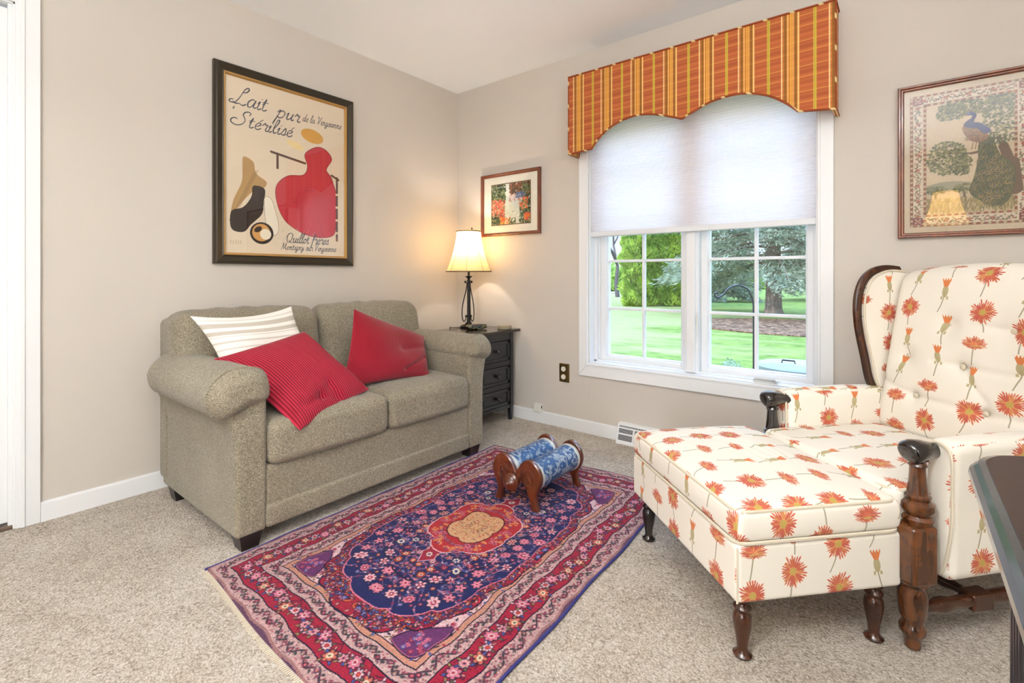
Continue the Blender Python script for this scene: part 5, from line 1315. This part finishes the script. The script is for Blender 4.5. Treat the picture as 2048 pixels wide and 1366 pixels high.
for px, d, h, rad, lb, sd in ((1277, 23.5, 6.4, .75, 'slim yellow green arborvitae, leftmost of the evergreens through the left sash', 1), (1314, 26.0, 7.2, 1.05, 'middle bushy arborvitae behind the left sash muntin', 2), (1356, 23.8, 6.6, 1.15, 'broad arborvitae by the mullion, rightmost through the left sash', 3)):
    x, y = at(px, d); arbor(x, y, h, rad, lb, 16000, sd)
def spruce(x, y, h, rad, base, label, nb, seed, tr=.27, dens=150):
    t = thing('blue_spruce', label, 'tree', (x, y, GZ), 0, None)
    r = np.random.default_rng(seed)
    MB().lathe([(tr * 1.5, 0), (tr * 1.08, .25), (tr * .95, 1.0), (tr * .8, h * .4), (.03, h * .98)], (x, y, GZ), 16).build('trunk', BK, t)
    br = MB(); pts = []; nr = []
    for i in range(nb):
        q = (i + .5) / nb; z0 = base + (h - base) * q ** 1.15; L = rad * (1 - q) ** .75 * r.uniform(.7, 1.08) + .25; a = i * 2.4 + r.uniform(-.3, .3); dr_ = r.uniform(.28, .5) if q < .4 else r.uniform(-.05, .25)
        ca, sa = math.cos(a), math.sin(a); P = []
        for k in range(7):
            s = k / 6; P.append((x + ca * L * s, y + sa * L * s, GZ + z0 + .12 * L * s - dr_ * L * s * s))
        br.tube(P, [.055 * (1 - q * .6) * (1 - k / 7.5) for k in range(7)], 6)
        m_ = int(dens * L / rad) + 20
        for _ in range(m_):
            s = r.uniform(.15, 1) ** .8; k = min(int(s * 6), 5); f = s * 6 - k; b = np.array(P[k]) * (1 - f) + np.array(P[k + 1]) * f
            w = .34 * (1 - s * .6) * L * r.uniform(-1, 1); side = np.array([-sa, ca, 0]); q0 = b + side * w + np.array([ca, sa, 0]) * abs(w) * .4 ; sag = abs(w) * .25 + r.uniform(0, .14)
            q0[2] -= sag
            for _2 in range(5):
                pts.append(q0 + r.normal(size=3) * .09); nr.append(side * np.sign(w) * .7 + np.array([ca, sa, -.35]))
    br.build('branches', BK, t); leafmesh(pts, nr, .21, .45, 'needle_sprays', LS, t, .26); return t
x, y = at(1547, 18.0); spruce(x, y, 11, 3.9, 1.85, 'large blue spruce with thick bare lower trunk beyond the mulch bed', 74, 5, .27, 190)
x, y = at(1434, 29.5); spruce(x, y, 9.5, 2.7, .5, 'pale blue spruce farther back, left of the large spruce', 66, 6, .16, 150)
x, y = at(1640, 30); spruce(x, y, 10, 3.2, .9, 'distant blue spruce at the right edge of the right sash', 60, 7, .16, 120)
def bush(x, y, w, h, label, name='hedge_bush', mat=None, n=5000, leaf=.22, grp=None, seed=0):
    t = thing(name, label, 'bush', (x, y, GZ), 0, grp); st = MB()
    for k in range(5): a = k * 1.26; st.tube([(x, y, GZ), (x + math.cos(a) * w * .3, y + math.sin(a) * w * .3, GZ + h * .6)], [.03 * h, .01 * h], 6)
    st.build('stems', BK, t)
    d = rs.normal(size=(n, 3)); d /= np.linalg.norm(d, axis=1, keepdims=True); d[:, 2] = np.abs(d[:, 2]); rr_ = rs.uniform(.5, 1, (n, 1)) ** .5 * (1 + .15 * np.sin(d[:, :1] * 9 + seed) + .1 * np.sin(d[:, 1:2] * 13))
    leafmesh(np.array([x, y, GZ + .03]) + d * rr_ * np.array([w, w, h]), d, leaf, .6, 'foliage', mat or LH, t, .5)
for k, (px, d, w, h) in enumerate(((1215, 52, 2.6, 2.4), (1243, 50, 2.2, 2.1), (1264, 53, 2.4, 2.6), (1430, 60, 3.5, 3.4), (1480, 58, 3.2, 3.0), (1600, 62, 3.6, 3.2))):
    x, y = at(px, d); bush(x, y, w, h, ['pale green round bush at the far left beyond the driveway', 'low green bush, second from the left beyond the driveway', 'taller green bush beside the slim arborvitae', 'far green bush behind the pale spruce', 'far green bush between the two spruces', 'far green bush right of the large spruce trunk'][k], n=2600, leaf=.5, grp='far garden bushes', seed=k)
x, y = at(1222, 41); x2, y2 = at(1275, 41); tag(MB().rbox(((x + x2) / 2, (y + y2) / 2, GZ + .05), (9, 3.0, .14), .03, (1, 1, 1)).build('driveway', plain('pale_concrete', rgb(150, 148, 142), .9), None, loc=((x + x2) / 2, (y + y2) / 2, GZ)), 'pale concrete driveway strip beyond the lawn at far left', 'driveway')
SG = leafmat('variegated_leaf', rgb(70, 104, 70), rgb(176, 190, 164), 30, .3)
x, y = at(1447, 5.2); bush(x, y, .42, .50, 'pale variegated leafy shrub just outside the window at the bottom left of the right sash', 'variegated_shrub', SG, 2600, .055)
# bare deciduous tree top left
x, y = at(1235, 34); t = thing('bare_tree', 'leafless tree with dark twigs against the sky in the upper left pane', 'tree', (x, y, GZ)); br = MB(); rb = random.Random(4)
def grow(p, d, L, r_, dep):
    q = p + d * L; br.tube([tuple(p), tuple((p + q) / 2 + Vector((rb.uniform(-.1, .1), 0, rb.uniform(-.1, .1))) * L), tuple(q)], [r_, r_ * .85, r_ * .7], 5)
    if dep == 0: return
    for _ in range(3 if dep > 3 else 2 + rb.randint(0, 1)):
        nd = (d + Vector((rb.uniform(-.75, .75), rb.uniform(-.75, .75), rb.uniform(-.25, .5)))).normalized(); grow(q, nd, L * rb.uniform(.62, .82), r_ * .62, dep - 1)
grow(Vector((x, y, GZ)), Vector((0, 0, 1)), 2.2, .16, 6); br.build('twigs', plain('grey_twig', rgb(96, 84, 84), .9), t)
# shepherd hook and white lidded bin by the window
hk = [(1.42, 1.95, .85), (1.40, 1.93, .85), (1.393, 1.925, .835), (1.40, 1.93, .817), (1.42, 1.95, .808), (1.455, 1.98, .835), (1.49, 2.00, .885), (1.53, 2.03, .912), (1.57, 2.07, .918), (1.62, 2.11, .892), (1.65, 2.13, .84), (1.668, 2.15, .76), (1.672, 2.153, .6), (1.672, 2.153, GZ - .0)]
tag(MB().tube([tuple(p) for p in catmull(hk, 5)], .009, 8).build('shepherd_hook', BLACKP, None, loc=(1.672, 2.153, GZ)), 'black curved shepherd hook standing outside the right sash', 'garden hook')
bn = thing('storage_drum', 'round white lidded drum with handles just outside the right sash', 'drum', (2.06, 1.95, GZ)); bx, by = 2.06, 1.95
DW = plain('drum_white', rgb(150, 150, 146), .55, bump=(80, .1))
MB().lathe([(.27, 0), (.29, .02), (.30, .60), (.30, .66)], (bx, by, GZ), 40).build('drum_body', DW, bn)
MB().lathe([(.305, .655), (.318, .665), (.318, .70), (.30, .712), (.20, .725), (.001, .73)], (bx, by, GZ), 40).build('lid', DW, bn)
for dx_, dy_ in ((-.06, -.08), (.10, .06)): MB().tube([(bx + dx_ - .05, by + dy_, GZ + .715), (bx + dx_ - .045, by + dy_, GZ + .75), (bx + dx_ + .045, by + dy_, GZ + .75), (bx + dx_ + .05, by + dy_, GZ + .715)], .006, 6).build('handle', DARK, bn)
# ------------------------------------------------------------------ light and camera
wd = bpy.data.worlds.new('sky'); scene.world = wd; wd.use_nodes = True; nt = wd.node_tree; bg = nt.nodes['Background']
tcn = nt.nodes.new('ShaderNodeTexCoord'); sep = nt.nodes.new('ShaderNodeSeparateXYZ'); nt.links.new(tcn.outputs['Generated'], sep.inputs[0])
ns = nt.nodes.new('ShaderNodeTexNoise'); ns.inputs['Scale'].default_value = 4; ns.inputs['Detail'].default_value = 5; nt.links.new(tcn.outputs['Generated'], ns.inputs['Vector'])
r1 = nt.nodes.new('ShaderNodeValToRGB'); nt.links.new(sep.outputs[2], r1.inputs[0]); e = r1.color_ramp.elements
e[0].position = 0.0; e[0].color = (*rgb(214, 228, 240), 1); e[1].position = .6; e[1].color = (*rgb(128, 178, 232), 1)
mx = nt.nodes.new('ShaderNodeMix'); mx.data_type = 'RGBA'; nt.links.new(r1.outputs[0], mx.inputs[6]); mx.inputs[7].default_value = (.95, .96, .97, 1)
mr = nt.nodes.new('ShaderNodeMapRange'); nt.links.new(ns.outputs['Fac'], mr.inputs[0]); mr.inputs[1].default_value = .52; mr.inputs[2].default_value = .72; nt.links.new(mr.outputs[0], mx.inputs[0])
nt.links.new(mx.outputs[2], bg.inputs[0])
st = nt.nodes.new('ShaderNodeMapRange'); nt.links.new(sep.outputs[2], st.inputs[0]); st.inputs[1].default_value = .12; st.inputs[2].default_value = .55; st.inputs[3].default_value = SKY * .16; st.inputs[4].default_value = SKY
nt.links.new(st.outputs[0], bg.inputs[1])
def light(name, kind, loc, energy, color, rot=None, size=None, target=None, **k):
    l = bpy.data.lights.new(name, kind); l.energy = energy; l.color = color
    for a, b in k.items(): setattr(l, a, b)
    o = bpy.data.objects.new(name, l); COL.objects.link(o); o.location = loc
    if target is not None: o.rotation_euler = (Vector(target) - Vector(loc)).to_track_quat('-Z', 'Y').to_euler()
    elif rot: o.rotation_euler = rot
    return o
light('sun', 'SUN', (0, 0, 10), SUN, (1, .95, .86), target=(7, 8.5, -1.5), angle=R(.6))
# daylight coming in through the glazed opening: portal only
light('window_portal', 'AREA', ((WX0 + WX1) / 2, .17, .95), 1, (1, 1, 1), rot=(R(-90), 0, 0), shape='RECTANGLE', size=1.25, size_y=1.1).data.cycles.is_portal = True
light('ceiling_fill', 'AREA', (2.2, -3.9, 2.42), CEILW, (.97, .985, 1), rot=(0, 0, 0), shape='DISK', size=.6)  # unseen fill light added under the ceiling behind the camera
light('side_fill', 'AREA', (RX - .02, -3.2, 1.45), SIDE_FILL_W, (.92, .96, 1), rot=(R(90), 0, R(90)), shape='RECTANGLE', size=1.6, size_y=1.4)  # added soft fill at the right wall, which has no window
light('rear_fill', 'AREA', (2.95, RY + .02, .75), REAR_FILL_W, (.95, .97, 1), rot=(R(90), 0, 0), shape='RECTANGLE', size=1.7, size_y=1.0)  # low fill added at the wall behind the camera, no window there
light('bounce_fill', 'AREA', (2.7, -3.15, 1.85), BOUNCE_W, (.95, .975, 1), rot=(R(180), 0, 0), shape='DISK', size=.4)  # added upward light bounced off the ceiling, no lamp stands here
cd = bpy.data.cameras.new('camera'); co = bpy.data.objects.new('camera', cd); COL.objects.link(co); scene.camera = co
co.location = (2.754, -2.75, 1.0); co.rotation_euler = (R(90), 0, math.atan2(.6252, .7805))
cd.sensor_fit = 'HORIZONTAL'; cd.sensor_width = 36; cd.lens = 980 / 2048 * 36; cd.shift_y = -(683 - 553) / 2048; cd.clip_start = .02; cd.clip_end = 300
scene.view_settings.exposure = EXPO
scene.cycles.use_denoising = True
scene.cycles.max_bounces = 9; scene.cycles.diffuse_bounces = 4; scene.cycles.transparent_max_bounces = 16
